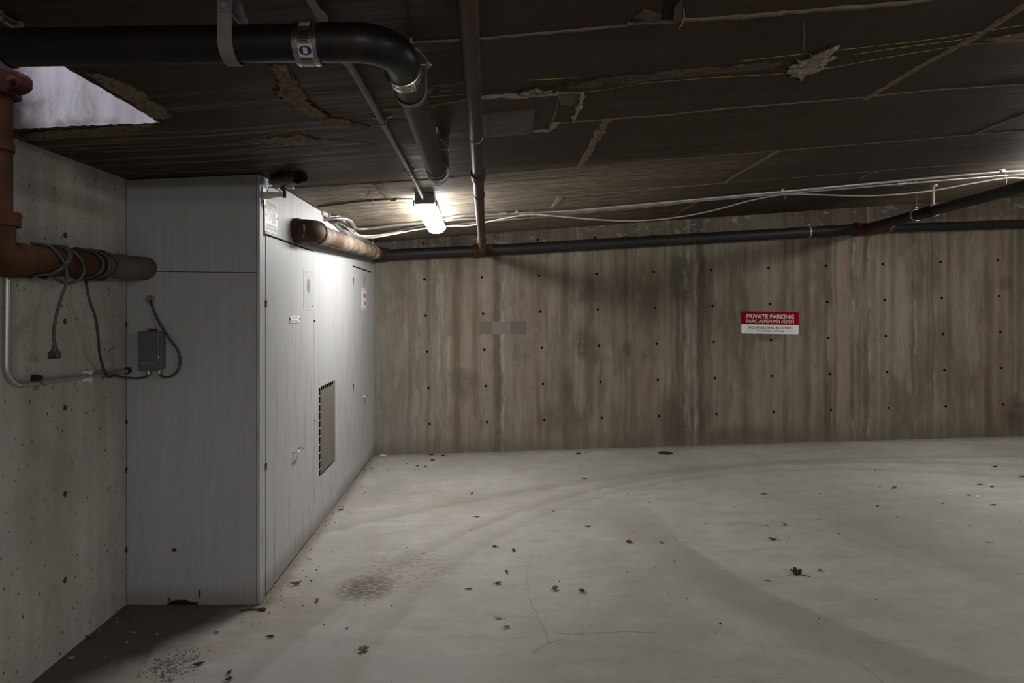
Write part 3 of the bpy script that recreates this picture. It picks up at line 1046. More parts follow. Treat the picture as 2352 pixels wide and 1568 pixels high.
ceil_patch([(612, 140), (655, 148), (672, 172), (692, 188), (700, 222), (716, 240), (745, 258), (770, 272), (735, 274), (704, 268), (680, 250), (655, 228), (628, 212), (640, 195), (636, 165)], 'mortar_smear', 'spall', .006, .012, 1)
ceil_patch([(705, 262), (770, 270), (820, 280), (860, 290), (800, 296), (742, 282)], 'mortar_smear', 'spall', .004, .010, 2)
ceil_patch([(590, 318), (700, 308), (740, 318), (680, 334), (610, 334)], 'mortar_smear', 'spall', .003, .014, 3)
ceil_patch([(1276, 192), (1400, 172), (1600, 156), (1800, 139), (1860, 136), (1800, 152), (1600, 172), (1420, 192), (1290, 206)], 'mortar_smear', 'band_smear', .003, .008, 4, 8)
ceil_patch([(1815, 140), (1850, 128), (1880, 112), (1925, 98), (1918, 130), (1905, 150), (1880, 160), (1840, 182), (1810, 168)], 'mortar_smear', 'rubble_smear', .007, .02, 5)
ceil_patch([(2255, 88), (2352, 70), (2400, 62), (2400, 88), (2300, 96)], 'mortar_smear', 'spall', .005, .012, 6)
ceil_patch([(1106, 262), (1230, 250), (1223, 308), (1110, 316)], 'repair_patch', 'slab_patch', .003, .002, 7)
ceil_patch([(1283, 216), (1332, 214), (1322, 240), (1308, 243), (1282, 236)], 'repair_patch', 'slab_patch', .003, .003, 8)
ceil_patch([(830, 282), (910, 276), (1000, 270), (1022, 330), (872, 336)], 'repair_patch', 'slab_patch', .002, .004, 9)
ceil_patch([(175, 156), (205, 154), (300, 190), (400, 262), (395, 282), (362, 279)], 'mortar_smear', 'spall', .003, .012, 10, 8)
ceil_patch([(40, 302), (362, 281), (392, 284), (330, 296), (45, 322)], 'mortar_smear', 'spall', .003, .006, 11, 8)
ceil_patch([(1185, 208), (1230, 196), (1275, 200), (1280, 212), (1190, 218)], 'mortar_smear', 'rubble_smear', .008, .010, 12)

# old bits of form wood left in the ceiling
sw = thing('form_wood_scrap', onceil(1500, 20), 'splintered brown form board stuck in the ceiling above the wide pale joint', 'board')
P = [onceil(*q) for q in ((1456, 33), (1478, 20), (1520, 30), (1513, 40), (1490, 42))]
MB().prism(P, (0, 0, -.008)).build('splinter', 'wood', sw, smooth=False)
P = [onceil(*q) for q in ((1546, 40), (1549, 8), (1565, -10), (1566, 12), (1568, 40))]
MB().prism(P, (0, 0, -.012)).build('board_stub', 'wood', sw, smooth=False)
MB().tube([onceil(1570, 18, .004), onceil(1572, 42, .012), onceil(1566, 56, .02), onceil(1561, 64, .014)], .0018, 6).build('nail_wire', 'tie_wire', sw)
P = [onceil(*q) for q in ((1518, 42), (1530, -10), (1548, -10), (1546, 42))]
MB().prism(P, (0, 0, -.004)).build('dark_recess', 'dark_void', sw, smooth=False)

# painted-over patches on the back wall
for (a, b, m) in ((1100, 1131, 'patch_a'), (1131, 1172, 'patch_b'), (1172, 1208, 'patch_c')):
    q0, q1 = onback(a, 767), onback(b, 738)
    MB().box((q0.x, YW - .0012, q0.z), (q1.x, YW + .001, q1.z)).build('paint_patch', m, wb, smooth=False)

# ------------------------------------------------------------------ plywood closet against the left wall
closet = thing('utility_closet', (-1.5, 4.7, .02), 'grey painted plywood closet built into the corner, with two doors', 'closet')
T = .018
GAP = .0035
mb = MB()
mb.prism([(WX + .005, BY + T + .004, .02), (BX - T - .004, BY + T + .004, .02), (BX - T - .004, BY + T + .004, zc(BX) - .012), (WX + .005, BY + T + .004, zc(WX) - .012)], (0, YW - BY - T - .006, 0))
mb.build('body', 'dark_void', closet, smooth=False)
zs = H + (CY - 621) * BY / F


def front_panel(x0, x1, z0a, z0b, z1a, z1b, name='front_panel', mat='ply_front'):
    return MB().prism([(x0, BY, z0a), (x1, BY, z0b), (x1, BY, z1b), (x0, BY, z1a)], (0, T, 0)).build(name, mat, closet, smooth=False, bevel=.0012)


xe = BX - T - .002
fp = front_panel(WX + .006, xe, .022, .022, zs - .004, zs - .012)
front_panel(WX + .006, xe, zs - .001, zs - .009, zc(WX) - .004, zc(xe) - .004)


def side_panel(d0, d1, z0, z1, name, mat='ply', x=BX, parent=None, th=T):
    """z1 is None: up to the ceiling"""
    top = zc(BX) - .004 if z1 is None else z1
    bot = zf(BX) + .004 if z0 is None else z0
    return MB().prism([(x, d0, bot), (x, d1, bot), (x, d1, top), (x, d0, top)], (-th, 0, 0)).build(name, mat, parent or closet, smooth=False, bevel=.0012)


def dpx(px):
    return BX * F / (px - CX)


dA, dB, dC, dD, dE, dF = dpx(609.5), dpx(720.3), dpx(810.5), dpx(853), dpx(672), BY
ZT = H + .398
side_panel(BY, dA - GAP, None, None, 'corner_post')
side_panel(dA, dE - .001, ZT + .010, None, 'header_panel')
side_panel(dE + .001, dB - GAP, ZT + .010, None, 'header_panel')
door1 = side_panel(dA + .009, dB - GAP, zf(BX) + .012, ZT, 'door')
# middle panel with a screened vent opening
va, vb = dpx(732), dpx(770)
vz0, vz1 = H + (CY - 1100) * va / F, H + (CY - 890) * va / F
top = zc(BX) - .004
side_panel(dB, va, None, None, 'side_panel')
side_panel(vb, dC - GAP, None, None, 'side_panel')
mb = MB()
mb.prism([(BX, va, vz1), (BX, vb, vz1), (BX, vb, top), (BX, va, top)], (-T, 0, 0))
mb.build('side_panel', 'ply', closet, smooth=False)
mb = MB()
mb.prism([(BX, va, zf(BX) + .004), (BX, vb, zf(BX) + .004), (BX, vb, vz0), (BX, va, vz0)], (-T, 0, 0))
mb.build('side_panel', 'ply', closet, smooth=False)
mg, mt, mbm = .052, .030, .024
vent = MB().box((BX - .007, va + mg, vz0 + mbm), (BX - .0012, vb - .006, vz1 - mt)).build('vent_screen', 'mesh_brown', closet, smooth=False)
nz = 11
for k in range(nz + 1):
    z = vz0 + .004 + (vz1 - vz0 - .008) * k / nz
    MB().tube([(BX - .0012, va - .010, z), (BX - .0012, va + mg + .010, z)], .0028, 6).build('screen_wire', 'wire_pale', vent)
for k in range(1, 9):
    y = va + (vb - va) * k / 9
    MB().tube([(BX - .0012, y, vz1 + .008), (BX - .0012, y, vz1 - mt - .010)], .0028, 6).build('screen_wire', 'wire_pale', vent)
    MB().tube([(BX - .0012, y, vz0 - .022), (BX - .0012, y, vz0 + mbm + .008)], .0028, 6).build('screen_wire', 'wire_pale', vent)
# the far door and the strip beside it
ZT2 = H + .386
side_panel(dC, dD + .04, ZT2 + .012, None, 'header_panel')
door2 = side_panel(dC + .001, dD + .035, zf(BX) + .012, ZT2, 'door')
side_panel(dD + .04, YW - .004, None, None, 'corner_post')


def bow_handle(parent, d0, d1, z, proj, r=.0055):
    pts = [(BX - .002, d0, z), (BX + proj, d0 + .006, z), (BX + proj, d1 - .006, z + .004), (BX - .002, d1, z + .004)]
    MB().tube(fillet(pts, .016, 5), r, 10).build('handle', 'nickel', parent)
    for d in (d0, d1):
        MB().tube([(BX - .001, d, z + .002), (BX + .006, d, z + .002)], .011, 12).build('handle_rosette', 'nickel', parent)


q = onside(674, 1037)
bow_handle(door1, q.y, q.y + .105, q.z, .034)
q = onside(834, 911)
bow_handle(door2, q.y, q.y + .085, q.z, .03, .005)


def hinge(px, py, parent, hh=.030):
    q = onside(px, py)
    mb = MB().box((BX - .001, q.y - .012, q.z - hh / 2), (BX + .002, q.y + .012, q.z + hh / 2))
    mb.tube([(BX + .004, q.y, q.z - hh / 2 - .004), (BX + .004, q.y, q.z + hh / 2 + .004)], .0042, 8)
    mb.build('hinge', 'hinge', parent)


hinge(610, 697, door1)
hinge(610, 1071, door1)
hinge(811, 646, door2, .06)
hinge(811, 890, door2, .06)
for px, py, m in ((721.5, 737, 'black_rubber'), (722, 963, 'nickel')):
    q = onside(px, py)
    MB().tube([(BX - .001, q.y, q.z), (BX + .007, q.y, q.z)], [.008, .006], 10).build('screw_stud', m, closet)
# stain running down beside the handle is bare wood scuffs, front panel rot hole
rr = random.Random(3)
P = []
for k in range(22):
    a = 2 * math.pi * k / 22
    px, py = 421 + 36 * math.cos(a) * (1 + .3 * (rr.random() - .5)), 1386 + 7 * math.sin(a) * (1 + .8 * (rr.random() - .5))
    P.append(W(px, min(py, 1391.5), BY - .0006))
MB().prism(P, (0, .004, 0)).build('rotted_edge', 'dark_void', closet, smooth=False)
for px, py, rx, ry in ((388, 1376, 3.2, 3.4), (458, 1362, 3, 10), (400, 1263, 6, 4)):
    P = [W(px + rx * math.cos(k * .7) * (1 + .3 * (rr.random() - .5)), py + ry * math.sin(k * .7) * (1 + .3 * (rr.random() - .5)), BY - .0005) for k in range(9)]
    MB().prism(P, (0, .003, 0)).build('chipped_spot', 'leaf_dark', closet, smooth=False)
# foam-stuffed cable hole
q = W(345, 686, BY)
fo = MB()
for k in range(9):
    fo.ball((q.x + (rr.random() - .5) * .034, BY - .004, q.z + (rr.random() - .5) * .034), .011, 8, 6, .5, (1, 1, 1), k)
fo.build('foam_plug', 'foam', closet, smooth=False)
for k, (px, py) in enumerate([(290, 745), (291, 969), (290, 1078), (288, 1262)]):
    q = W(px, py, BY)
    MB().ball((WX + .006, BY - .003, q.z), .009, 7, 5, .6, (.6, .5, 1.5), k).build('foam_blob', 'leaf_dark', closet, smooth=False)

# ------------------------------------------------------------------ signs
# parking sign on the back wall
tl, tr, bl, br = (onback(*p, .006) for p in ((1704.6, 715), (1834.2, 717), (1702.6, 765.5), (1834.2, 767)))
R_, U_ = (tr - tl).normalized(), Vector((0, 0, 1))
U_ = (U_ - R_ * U_.dot(R_)).normalized()
sw_, sh_ = (br - bl).length, (tl - bl).length
N_ = Vector((0, -1, 0))
sign = thing('parking_sign', bl, 'red and white private parking sign screwed to the streaked concrete wall', 'sign')


def sp(u, v, off=0.0):
    return bl + R_ * (u * sw_) + U_ * ((1 - v) * sh_) + N_ * off


def rrect(u0, v0, u1, v1, r, corners):
    out = []
    for (u, v, k) in ((u0, v1, 0), (u1, v1, 1), (u1, v0, 2), (u0, v0, 3)):
        if k in corners:
            c = (u + (r if k in (0, 3) else -r), v + (-r if k in (0, 1) else r) * sw_ / sh_)
            a0 = {0: math.pi, 1: 1.5 * math.pi, 2: 0, 3: .5 * math.pi}[k]
            for j in range(6):
                a = a0 + math.pi / 2 * j / 5
                out.append(sp(c[0] + r * math.cos(a), c[1] - r * math.sin(a) * sw_ / sh_))
        else:
            out.append(sp(u, v))
    return out


MB().prism(rrect(0, .58, 1, 1, .024, (0, 1)), (0, .004, 0)).build('lower_face', 'sign_white', sign, smooth=False)
MB().prism(rrect(0, 0, 1, .58, .016, (2, 3)), (0, .004, 0)).build('upper_face', 'sign_red', sign, smooth=False)


def stext(txt, u0, v0, u1, v1, mat, bold):
    text_mesh(txt, 'lettering', mat, sign, sp(u0, v1, .0002), R_, U_, (u1 - u0) * sw_, (v1 - v0) * sh_, .0008, bold)


stext('PRIVATE PARKING', .086, .115, .916, .315, 'sign_cream', .028)
stext('PARC ASPEN\u00b7MH', .086, .352, .668, .505, 'sign_cream', .022)
stext('ASPEN', .690, .352, .916, .505, 'sign_cream', .008)
stext('VIOLATORS WILL BE TOWED', .118, .664, .890, .778, 'sign_ink', .022)
stext('AT OWNER EXPENSE', .252, .826, .752, .915, 'sign_ink', .004)
for u0, u1 in ((.083, .228), (.775, .918)):
    MB().prism([sp(u0, .876, .0008), sp(u1, .876, .0008), sp(u1, .862, .0008), sp(u0, .862, .0008)], (0, .0006, 0)).build('rule_line', 'sign_ink', sign, smooth=False)
for u in (.04, .962):
    c = sp(u, .485)
    MB().tube([c + N_ * -.002, c + N_ * .004], .004, 10).build('screw', 'black_iron', sign)


# signs on the closet's side: d grows to the right in the picture
def side_sign(name, label, px0, px1, zt, zb, mat, th=.003, group=None):
    d0, d1 = dpx(px0), dpx(px1)
    o = thing(name, (BX, d0, H + zb), label, 'sign', group)
    MB().box((BX + .0004, d0, H + zb), (BX + th, d1, H + zt)).build('face', mat, o, smooth=False, bevel=.0006)

    def P(u, v, off=.0006):
        return Vector((BX + th + off, d0 + (d1 - d0) * u, H + zt + (zb - zt) * v))

    def rect(u0, v0, u1, v1, nm, m, off=.0006):
        return MB().prism([P(u0, v1, off), P(u1, v1, off), P(u1, v0, off), P(u0, v0, off)], (-.0005, 0, 0)).build(nm, m, o, smooth=False)
    return o, P, rect, d1 - d0, zt - zb


Yv, Zv = Vector((0, 1, 0)), Vector((0, 0, 1))
ws, P, rect, w_, h_ = side_sign('warning_sign', 'weathered surveillance warning sign beside the closet corner, below the camera', 606.8, 637.2, .604, .420, 'sign_white_dirty')
rect(.03, .0, .99, .335, 'red_border', 'warn_red', .0004)
rect(.075, .045, .945, .275, 'yellow_panel', 'warn_yellow', .0008)
text_mesh('WARNING', 'lettering', 'warn_ink', ws, P(.12, .245, .001), Yv, Zv, .78 * w_, .165 * h_, .0004, .03)
mb = MB()
n = 24
for k in range(n):
    a, b = 2 * math.pi * k / n, 2 * math.pi * (k + 1) / n
    q = [P(.33 + .15 * math.cos(a), .50 + .145 * math.sin(a), .0008), P(.33 + .15 * math.cos(b), .50 + .145 * math.sin(b), .0008),
         P(.31 + .09 * math.cos(b), .50 + .11 * math.sin(b), .0008), P(.31 + .09 * math.cos(a), .50 + .11 * math.sin(a), .0008)]
    mb.add(q, [(0, 1, 2, 3)])
mb.build('camera_print', 'pict_grey', ws, smooth=False)
MB().add([P(.60, .36), P(.80, .36), P(.84, .66), P(.78, .70), P(.52, .72), P(.46, .66), P(.56, .62)], [tuple(range(7))]).build('camera_print', 'pict_grey', ws, smooth=False)
# two rows of print that the photograph leaves unreadable, as letter-sized strokes
for v0, v1, u0, u1, nn in ((.755, .825, .14, .88, 15), (.845, .925, .05, .95, 19)):
    mb = MB()
    rr = random.Random(int(v0 * 100))
    for k in range(nn):
        a = u0 + (u1 - u0) * k / nn
        b = a + (u1 - u0) / nn * (.55 + .3 * rr.random())
        mb.add([P(a, v1), P(b, v1), P(b, v0 + .02 * rr.random()), P(a, v0)], [(0, 1, 2, 3)])
    mb.build('small_print', 'sign_ink_pale', ws, smooth=False)
rect(.04, .952, .97, .970, 'rule_line', 'sign_ink_pale')
for u, v in ((.08, .52), (.93, .50)):
    c = P(u, v, 0)
    MB().tube([c, c + Vector((.003, 0, 0))], .0035, 8).build('screw', 'black_iron', ws)

ss, P, rect, w_, h_ = side_sign('door_label', 'small white two-line label on the near closet door', 665, 687, (CY - 725) * dpx(676) / F, (CY - 741) * dpx(676) / F, 'sign_white', .004)
for v0, v1, u0, u1, nn in ((.16, .38, .18, .82, 7), (.62, .86, .08, .95, 5)):
    mb = MB()
    rr = random.Random(int(v1 * 100))
    for k in range(nn):
        a = u0 + (u1 - u0) * k / nn
        b = a + (u1 - u0) / nn * (.5 + .25 * rr.random())
        mb.add([P(a, v1), P(b, v1), P(b, v0), P(a, v0)], [(0, 1, 2, 3)])
    mb.build('small_print', 'sign_ink_pale', ss, smooth=False)
for u in (.02, .97):
    c = P(u, .47, 0)
    MB().tube([c - Vector((.003, 0, 0)), c + Vector((.002, 0, 0))], .005, 8).build('screw', 'bracket_dark', ss)

dq = dpx(707)
os_, P, rect, w_, h_ = side_sign('painted_over_plate', 'tall plate with a dark oval, painted over grey, on the near closet door', 697.5, 717, (CY - 620) * dq / F, (CY - 712) * dq / F, 'plate_grey', .003)
mb = MB()
ring = [P(.50 + .20 * math.cos(2 * math.pi * k / 24), .40 + .185 * math.sin(2 * math.pi * k / 24)) for k in range(24)]
mb.add(ring, [tuple(range(24))])
mb.build('oval_print', 'oval_grey', os_, smooth=False)
for u, v in ((.18, .06), (.96, .90)):
    c = P(u, v, 0)
    MB().tube([c, c + Vector((.004, 0, 0))], .005, 8).build('screw', 'nickel', os_)

dq = dpx(836)
rs, P, rect, w_, h_ = side_sign('notice_sign', 'white notice with red lines on the far closet door', 830.3, 841, (CY - 661) * dq / F, (CY - 712.5) * dq / F, 'sign_white', .003)
rect(.15, .045, .97, .065, 'red_line', 'faded_red')
rect(.15, .925, .97, .945, 'red_line', 'faded_red')
for v0, v1, u0, u1, nr, nn in ((.27, .45, .30, .92, 3, 4), (.61, .79, .52, .84, 3, 3)):
    mb = MB()
    for j in range(nr):
        for k in range(nn):
            a, b = u0 + (u1 - u0) * k / nn, u0 + (u1 - u0) * (k + .86) / nn
            c0, c1 = v0 + (v1 - v0) * j / nr, v0 + (v1 - v0) * (j + .84) / nr
            mb.add([P(a, c1), P(b, c1), P(b, c0), P(a, c0)], [(0, 1, 2, 3)])
    mb.build('red_print', 'faded_red', rs, smooth=False)
# hook over the notice, faint sticker residue below it
q = onside(835.5, 645)
MB().tube(spline([(BX - .001, q.y, q.z + .03), (BX + .014, q.y, q.z + .022), (BX + .010, q.y + .006, q.z), (BX + .016, q.y + .004, q.z - .022), (BX + .006, q.y, q.z - .03)], 4), .006, 8).build('hook', 'oval_grey', door2)

# ------------------------------------------------------------------ lamps
def lamp(x, y0, y1, label, skew=0.0, drop=0.0, lens='lens'):
    zt = min(zc(x - .07), zc(x + .07)) + .004 - drop
    L = y1 - y0
    o = thing('ceiling_lamp', (x, (y0 + y1) / 2, zt), label, 'lamp', None)
    s = lambda y: skew * (y - y0) / L
    mb = MB()
    prof = [(-.062, 0), (.062, 0), (.068, -.045), (.062, -.058), (-.062, -.058), (-.068, -.045)]
    mb.prism([(x + a + s(y0), y0, zt + b) for a, b in prof], (s(y1), L, 0))
    mb.build('housing', 'lamp_grey', o, smooth=False, bevel=.004)
    MB().box((x - .064, y0 - .012, zt - .070), (x + .064, y0 + .012, zt - .002)).build('end_cap', 'lamp_grey', o, smooth=False, bevel=.004)
    # lens: rounded tub with tapering ends
    vs, fs = [], []
    m, n = 22, 17
    for i in range(m + 1):
        u = i / m
        y = y0 + .012 + (L - .004) * u
        e = min(1, math.sin(math.pi * min(.5, u * 5)) + .02, math.sin(math.pi * min(.5, (1 - u) * 5)) + .02)
        hw, hd = .074 * (.52 + .48 * e), .064 * (.25 + .75 * e)
        for k in range(n):
            a = math.pi * k / (n - 1)
            ca, sa = math.cos(a), math.sin(a)
            sx = math.copysign(abs(ca) ** .7, ca)
            vs.append((x + s(y) + hw * sx, y, zt - .056 - hd * sa ** .8))
    for i in range(m):
        for k in range(n - 1):
            fs.append((i * n + k, i * n + k + 1, (i + 1) * n + k + 1, (i + 1) * n + k))
    fs.append(tuple(range(n)))
    fs.append(tuple(m * n + k for k in range(n)))
    MB().add(vs, fs).build('lens', lens, o)
    for sx in (-1, 1):
        for u in (.03, .5, .97):
            y = y0 + L * u
            MB().box((x + s(y) + sx * .074 - .006, y - .014, zt - .078), (x + s(y) + sx * .074 + .006, y + .014, zt - .040)).build('clip', 'lamp_grey', o, smooth=False, bevel=.002)
    for u in (.2, .8) if drop else ():
        MB().tube([(x, y0 + L * u, zt - .01), (x, y0 + L * u, zt + drop + .06)], .006, 8).build('hanger_rod', 'galv', o)
    return o


lamp(-.392, 3.96, 5.20, 'lit fluorescent ceiling lamp at the end of the thin conduit', -.016)
lamp(4.51, 3.70, 4.88, 'lit fluorescent ceiling lamp at the bend of the long bright conduits')
for lx, ly, lab in ((3.7, -1.0, 'added fluorescent fill lamp behind the viewpoint, towards the open side'),
                    (.4, -3.2, 'added fluorescent fill lamp furthest behind the viewpoint')):
    lo = lamp(lx, ly - .6, ly + .6, lab, 0, .30, 'lens_fill')  # unseen fill lamps, added to brighten the closet front and left wall
    lo.matrix_basis = Matrix.Translation(lo.location) @ Matrix.Rotation(-math.atan((zc(lx + .6) - zc(lx - .6)) / 1.2), 4, 'Y') @ Matrix.Rotation(math.pi / 2, 4, 'Z')
    lo.location.z -= .012

# ------------------------------------------------------------------ pipe hangers
def clevis(label, c, axis, r, w=.03, group=None, bolt_h=.022):
    """clevis hanger round a pipe centred at c; axis 'x' or 'y'"""
    c = Vector(c)
    ax = Vector((1, 0, 0)) if axis == 'x' else Vector((0, 1, 0))
    sd = Vector((0, 1, 0)) if axis == 'x' else Vector((1, 0, 0))
    up = Vector((0, 0, 1))
    o = thing('pipe_hanger', c, label, 'hanger', group)
    R = r + .003
    th = .003
    zb = R + bolt_h
    loop = [c + sd * R * 1.02 + up * (zb + .018)] + [c + sd * R * math.cos(a) - up * R * math.sin(a) for a in [math.pi * k / 14 for k in range(15)]] + [c - sd * R * 1.02 + up * (zb + .018)]
    MB().ribbon(loop, ax, w, th).build('strap', 'strap', o)
    ctop = zc(c.x) - c.z
    zy = min(zb + .045, ctop - .012)
    yk = fillet([c + sd * (R + .004) + up * (zb - .014), c + sd * (R + .004) + up * (zb + .012), c + sd * (R * .45) + up * zy, c - sd * (R * .45) + up * zy,
                 c - sd * (R + .004) + up * (zb + .012), c - sd * (R + .004) + up * (zb - .014)], .012, 3)
    MB().ribbon(yk, ax, w * .8, th).build('yoke', 'strap', o)
    MB().tube([c - sd * (R + .016) + up * zb, c + sd * (R + .016) + up * zb], .004, 8).build('bolt', 'galv', o)
    for s in (-1, 1):
        MB().tube([c + sd * s * (R + .005) + up * zb, c + sd * s * (R + .012) + up * zb], .0088, 6).build('nut', 'galv', o, smooth=False)
    MB().tube([c + up * (zy - .012), c + up * (ctop + .01)], .0055, 8).build('rod', 'galv', o)
    return o


# ------------------------------------------------------------------ black drain run under the ceiling (top left)
pr = .0425
dz0 = 1.43
pA = Vector((WX - .02, dz0, H + .612))
corner = Vector((-.214, dz0, H + .636))
pEnd = Vector((-.205, 2.70, H + .612))
bd = thing('black_drain_pipe', (-1.0, dz0, H + .62), 'black iron drain pipe that bends through an elbow below the dark ceiling', 'pipe')
Re = .165
e0, e1 = corner - Vector((Re, 0, 0)), corner + Vector((0, Re, 0))
MB().tube([pA, e0 - Vector((.02, 0, 0))], pr, 28).build('pipe', 'black_iron', bd)
MB().tube([e1 + Vector((0, -.005, 0)), pEnd], pr * .99, 28).build('pipe', 'brown_iron', bd)
arc = fillet([e0 - Vector((.03, 0, 0)), corner, e1 + Vector((0, .03, 0))], Re, 16)
MB().tube(arc, pr * 1.06, 28).build('elbow', 'black_iron', bd)


def band(c, ax, r, w, o, clamp=True, mat='steel', ribs=True):
    c, ax = Vector(c), Vector(ax)
    b = MB().tube([c - ax * w / 2, c - ax * w * .48, c + ax * w * .48, c + ax * w / 2], [r + .001, r + .0028, r + .0028, r + .001], 36).build('coupling_band', mat, o)
    if ribs:
        mb = MB()
        n = 64
        u = Vector((0, 0, 1))
        v = ax.cross(u).normalized()
        for k in range(n):
            a = 2 * math.pi * k / n
            rad = u * math.cos(a) + v * math.sin(a)
            tan = -u * math.sin(a) + v * math.cos(a)
            p = c + rad * (r + .0030)
            t = tan * (r * math.pi / n * .62)
            h = rad * .0016
            q = ax * w * .22
            mb.add([p - t - q, p + t - q, p + t + q, p - t + q, p - t * .5 - q + h, p + t * .5 - q + h, p + t * .5 + q + h, p - t * .5 + q + h],
                   [(4, 5, 6, 7), (0, 1, 5, 4), (1, 2, 6, 5), (2, 3, 7, 6), (3, 0, 4, 7)])
        o2 = mb.build('ribbed_sleeve', mat, b, smooth=False)
    if clamp:
        for s in ((-.36, .36) if ribs else (0,)):
            q = c + ax * (w * s)
            MB().tube([q - ax * .0045, q + ax * .0045], r + .0042, 36).build('clamp_ring', mat, b)
    return b


cb = Vector((-.417, dz0, H + .6315))
bb = band(cb, (1, 0, 0), pr + .002, .058, bd)
# round blue sticker on the sleeve, low on the side facing the room
ang = math.radians(-38)
rad = Vector((0, -math.cos(ang), math.sin(ang)))
tan = Vector((0, math.sin(ang), math.cos(ang)))
cs = cb + rad * (pr + .0075) + Vector((.003, 0, 0))
MB().add([cs + Vector((sx * .0165, 0, 0)) + tan * sy * .015 - rad * .0006 for sx, sy in ((-1, -1), (1, -1), (1, 1), (-1, 1))], [(0, 1, 2, 3)]).build('sticker_backing', 'sticker_white', bb, smooth=False)
MB().add([cs + Vector((.0145 * math.cos(k * .2618), 0, 0)) + tan * .0105 * math.sin(k * .2618) for k in range(24)], [tuple(range(24))]).build('sticker', 'blue_sticker', bb, smooth=False)
MB().add([cs + rad * .0004 + Vector((sx * .0055, 0, 0)) + tan * sy * .0068 for sx, sy in ((-1, -1), (1, -1), (.8, 1), (-.9, 1))], [(0, 1, 2, 3)]).build('sticker_mark', 'sticker_white', bb, smooth=False)
b2 = band(e1 + Vector((0, .012, -.0005)), (0, 1, 0), pr + .003, .050, bd, True, 'steel', False)
q = e1 + Vector((.026, .012, -.040))
MB().box(q - Vector((.008, .016, .006)), q + Vector((.008, .016, .006))).build('clamp_screw', 'steel', b2, smooth=False, bevel=.002)
b3 = band(pEnd + Vector((0, -.02, 0)), (0, 1, 0), pr + .002, .046, bd, True, 'galv', False)
MB().box(pEnd + Vector((-.012, -.03, -.058)), pEnd + Vector((.012, -.012, -.046))).build('clamp_screw', 'galv', b3, smooth=False, bevel=.002)
up_end = fillet([pEnd + Vector((0, -.02, 0)), pEnd + Vector((0, .055, 0)), pEnd + Vector((0, .055, zc(-.2) - pEnd.z + .01))], .05, 8)
MB().tube(up_end, pr * .98, 24).build('riser_bend', 'brown_iron', bd)

lerp_pipe = lambda x: pA.lerp(corner, (x - pA.x) / (corner.x - pA.x))
clevis('flat grey pipe hanger with a bolt, left of the ribbed steel band', lerp_pipe(-.598), 'x', pr, .034)
clevis('grey pipe hanger on the black pipe under the light shaft', lerp_pipe(-1.150), 'x', pr, .034)
lerp2 = lambda y: e1.lerp(pEnd, (y - e1.y) / (pEnd.y - e1.y))
clevis('narrow grey pipe hanger just past the black elbow', lerp2(1.735), 'y', pr, .022, None, .03)
clevis('thin grey pipe hanger at the far end of the black drain pipe', lerp2(2.585), 'y', pr, .014, None, .03)

# ------------------------------------------------------------------ thin conduit to the lamp
tc = thing('lamp_conduit', onceil(860, 260, .015), 'thin dusty conduit running along the ceiling to the lit lamp', 'conduit')
pts = [(-.420, .6, H + .742), (-.4185, 1.40, H + .744), (-.408, 2.0, H + .746), (-.406, 3.1, H + .752), (-.402, 3.6, H + .745), (-.400, 3.955, H + .728)]
MB().tube(spline(pts, 6), .0115, 14).build('tube', 'emt_lamp', tc)
for y in (1.53, 1.79):
    MB().tube([(-.415, y - .012, H + .7445), (-.413, y + .012, H + .745)], .0145, 14).build('coupling', 'emt_lamp', tc)
for y in (2.4, 3.3):
    MB().ribbon([(-.448, y, zc(-.448) + .001), (-.424, y, zc(-.424) - .004), (-.418, y, H + .735), (-.405, y, H + .7335), (-.394, y, H + .738), (-.388, y, zc(-.388) - .004), (-.366, y, zc(-.366) + .001)], (0, 1, 0), .018, .002).build('conduit_strap', 'emt_lamp', tc)

# armoured cable from the closet to the lamp
ac = thing('armoured_cable', onceil(830, 462, .01), 'thin ribbed cable along the ceiling joint between closet and lit lamp', 'cable')
path = spline([onceil(*p, .007) for p in ((728, 475), (780, 468), (840, 461), (905, 457), (950, 458))], 10)
MB().tube(path, [.0055 + (.0014 if k % 2 else 0) for k in range(len(path))], 8).build('sheath', 'bracket_dark', ac)
for px, py in ((848, 459), (903, 457)):
    q = onceil(px, py, .006)
    MB().box(q - Vector((.02, .008, .012)), q + Vector((.02, .008, .008))).build('clip', 'bracket_dark', ac, smooth=False, bevel=.002)
q = onceil(852, 455, .006)
MB().tube([onceil(856, 438, .004), q, q + Vector((.015, .02, -.05))], .0015, 6).build('loose_wire', 'bracket_dark', ac)

# ------------------------------------------------------------------ brown sprinkler pipe
bp = thing('brown_pipe', (-.01, 3.0, H + .65), 'brown steel pipe running straight under the ceiling to the back wall', 'pipe')
bq = lambda px, py, z: Vector(((px - CX) * (z * F / (CY - py)) / F, z * F / (CY - py), H + z))
P1, P2, P3, P4 = Vector((-.040, .55, H + .695)), bq(1073, 0, .700), bq(1098, 402, .662), bq(1106, 552, .585)
MB().tube([P1, P2, P3], .0262, 24).build('pipe', 'brown_iron', bp)
MB().tube([P3, P4], .0285, 24).build('pipe', 'brown_iron', bp)
ax = (P3 - P2).normalized()
MB().tube([P3 - ax * .05, P3 - ax * .045, P3 + ax * .045, P3 + ax * .05], [.029, .036, .036, .031], 24).build('coupling', 'brown_iron', bp)
MB().tube([P3 - ax * .002, P3 + ax * .006], .0375, 24).build('coupling_ridge', 'black_iron', bp)
a2 = (P4 - P3).normalized()
q = P3 + a2 * .42
MB().tube([q - a2 * .012, q + a2 * .012], .0318, 20).build('coupling_ridge', 'brown_iron', bp)
P5 = Vector((P4.x + .01, YW - .085, H + .612))
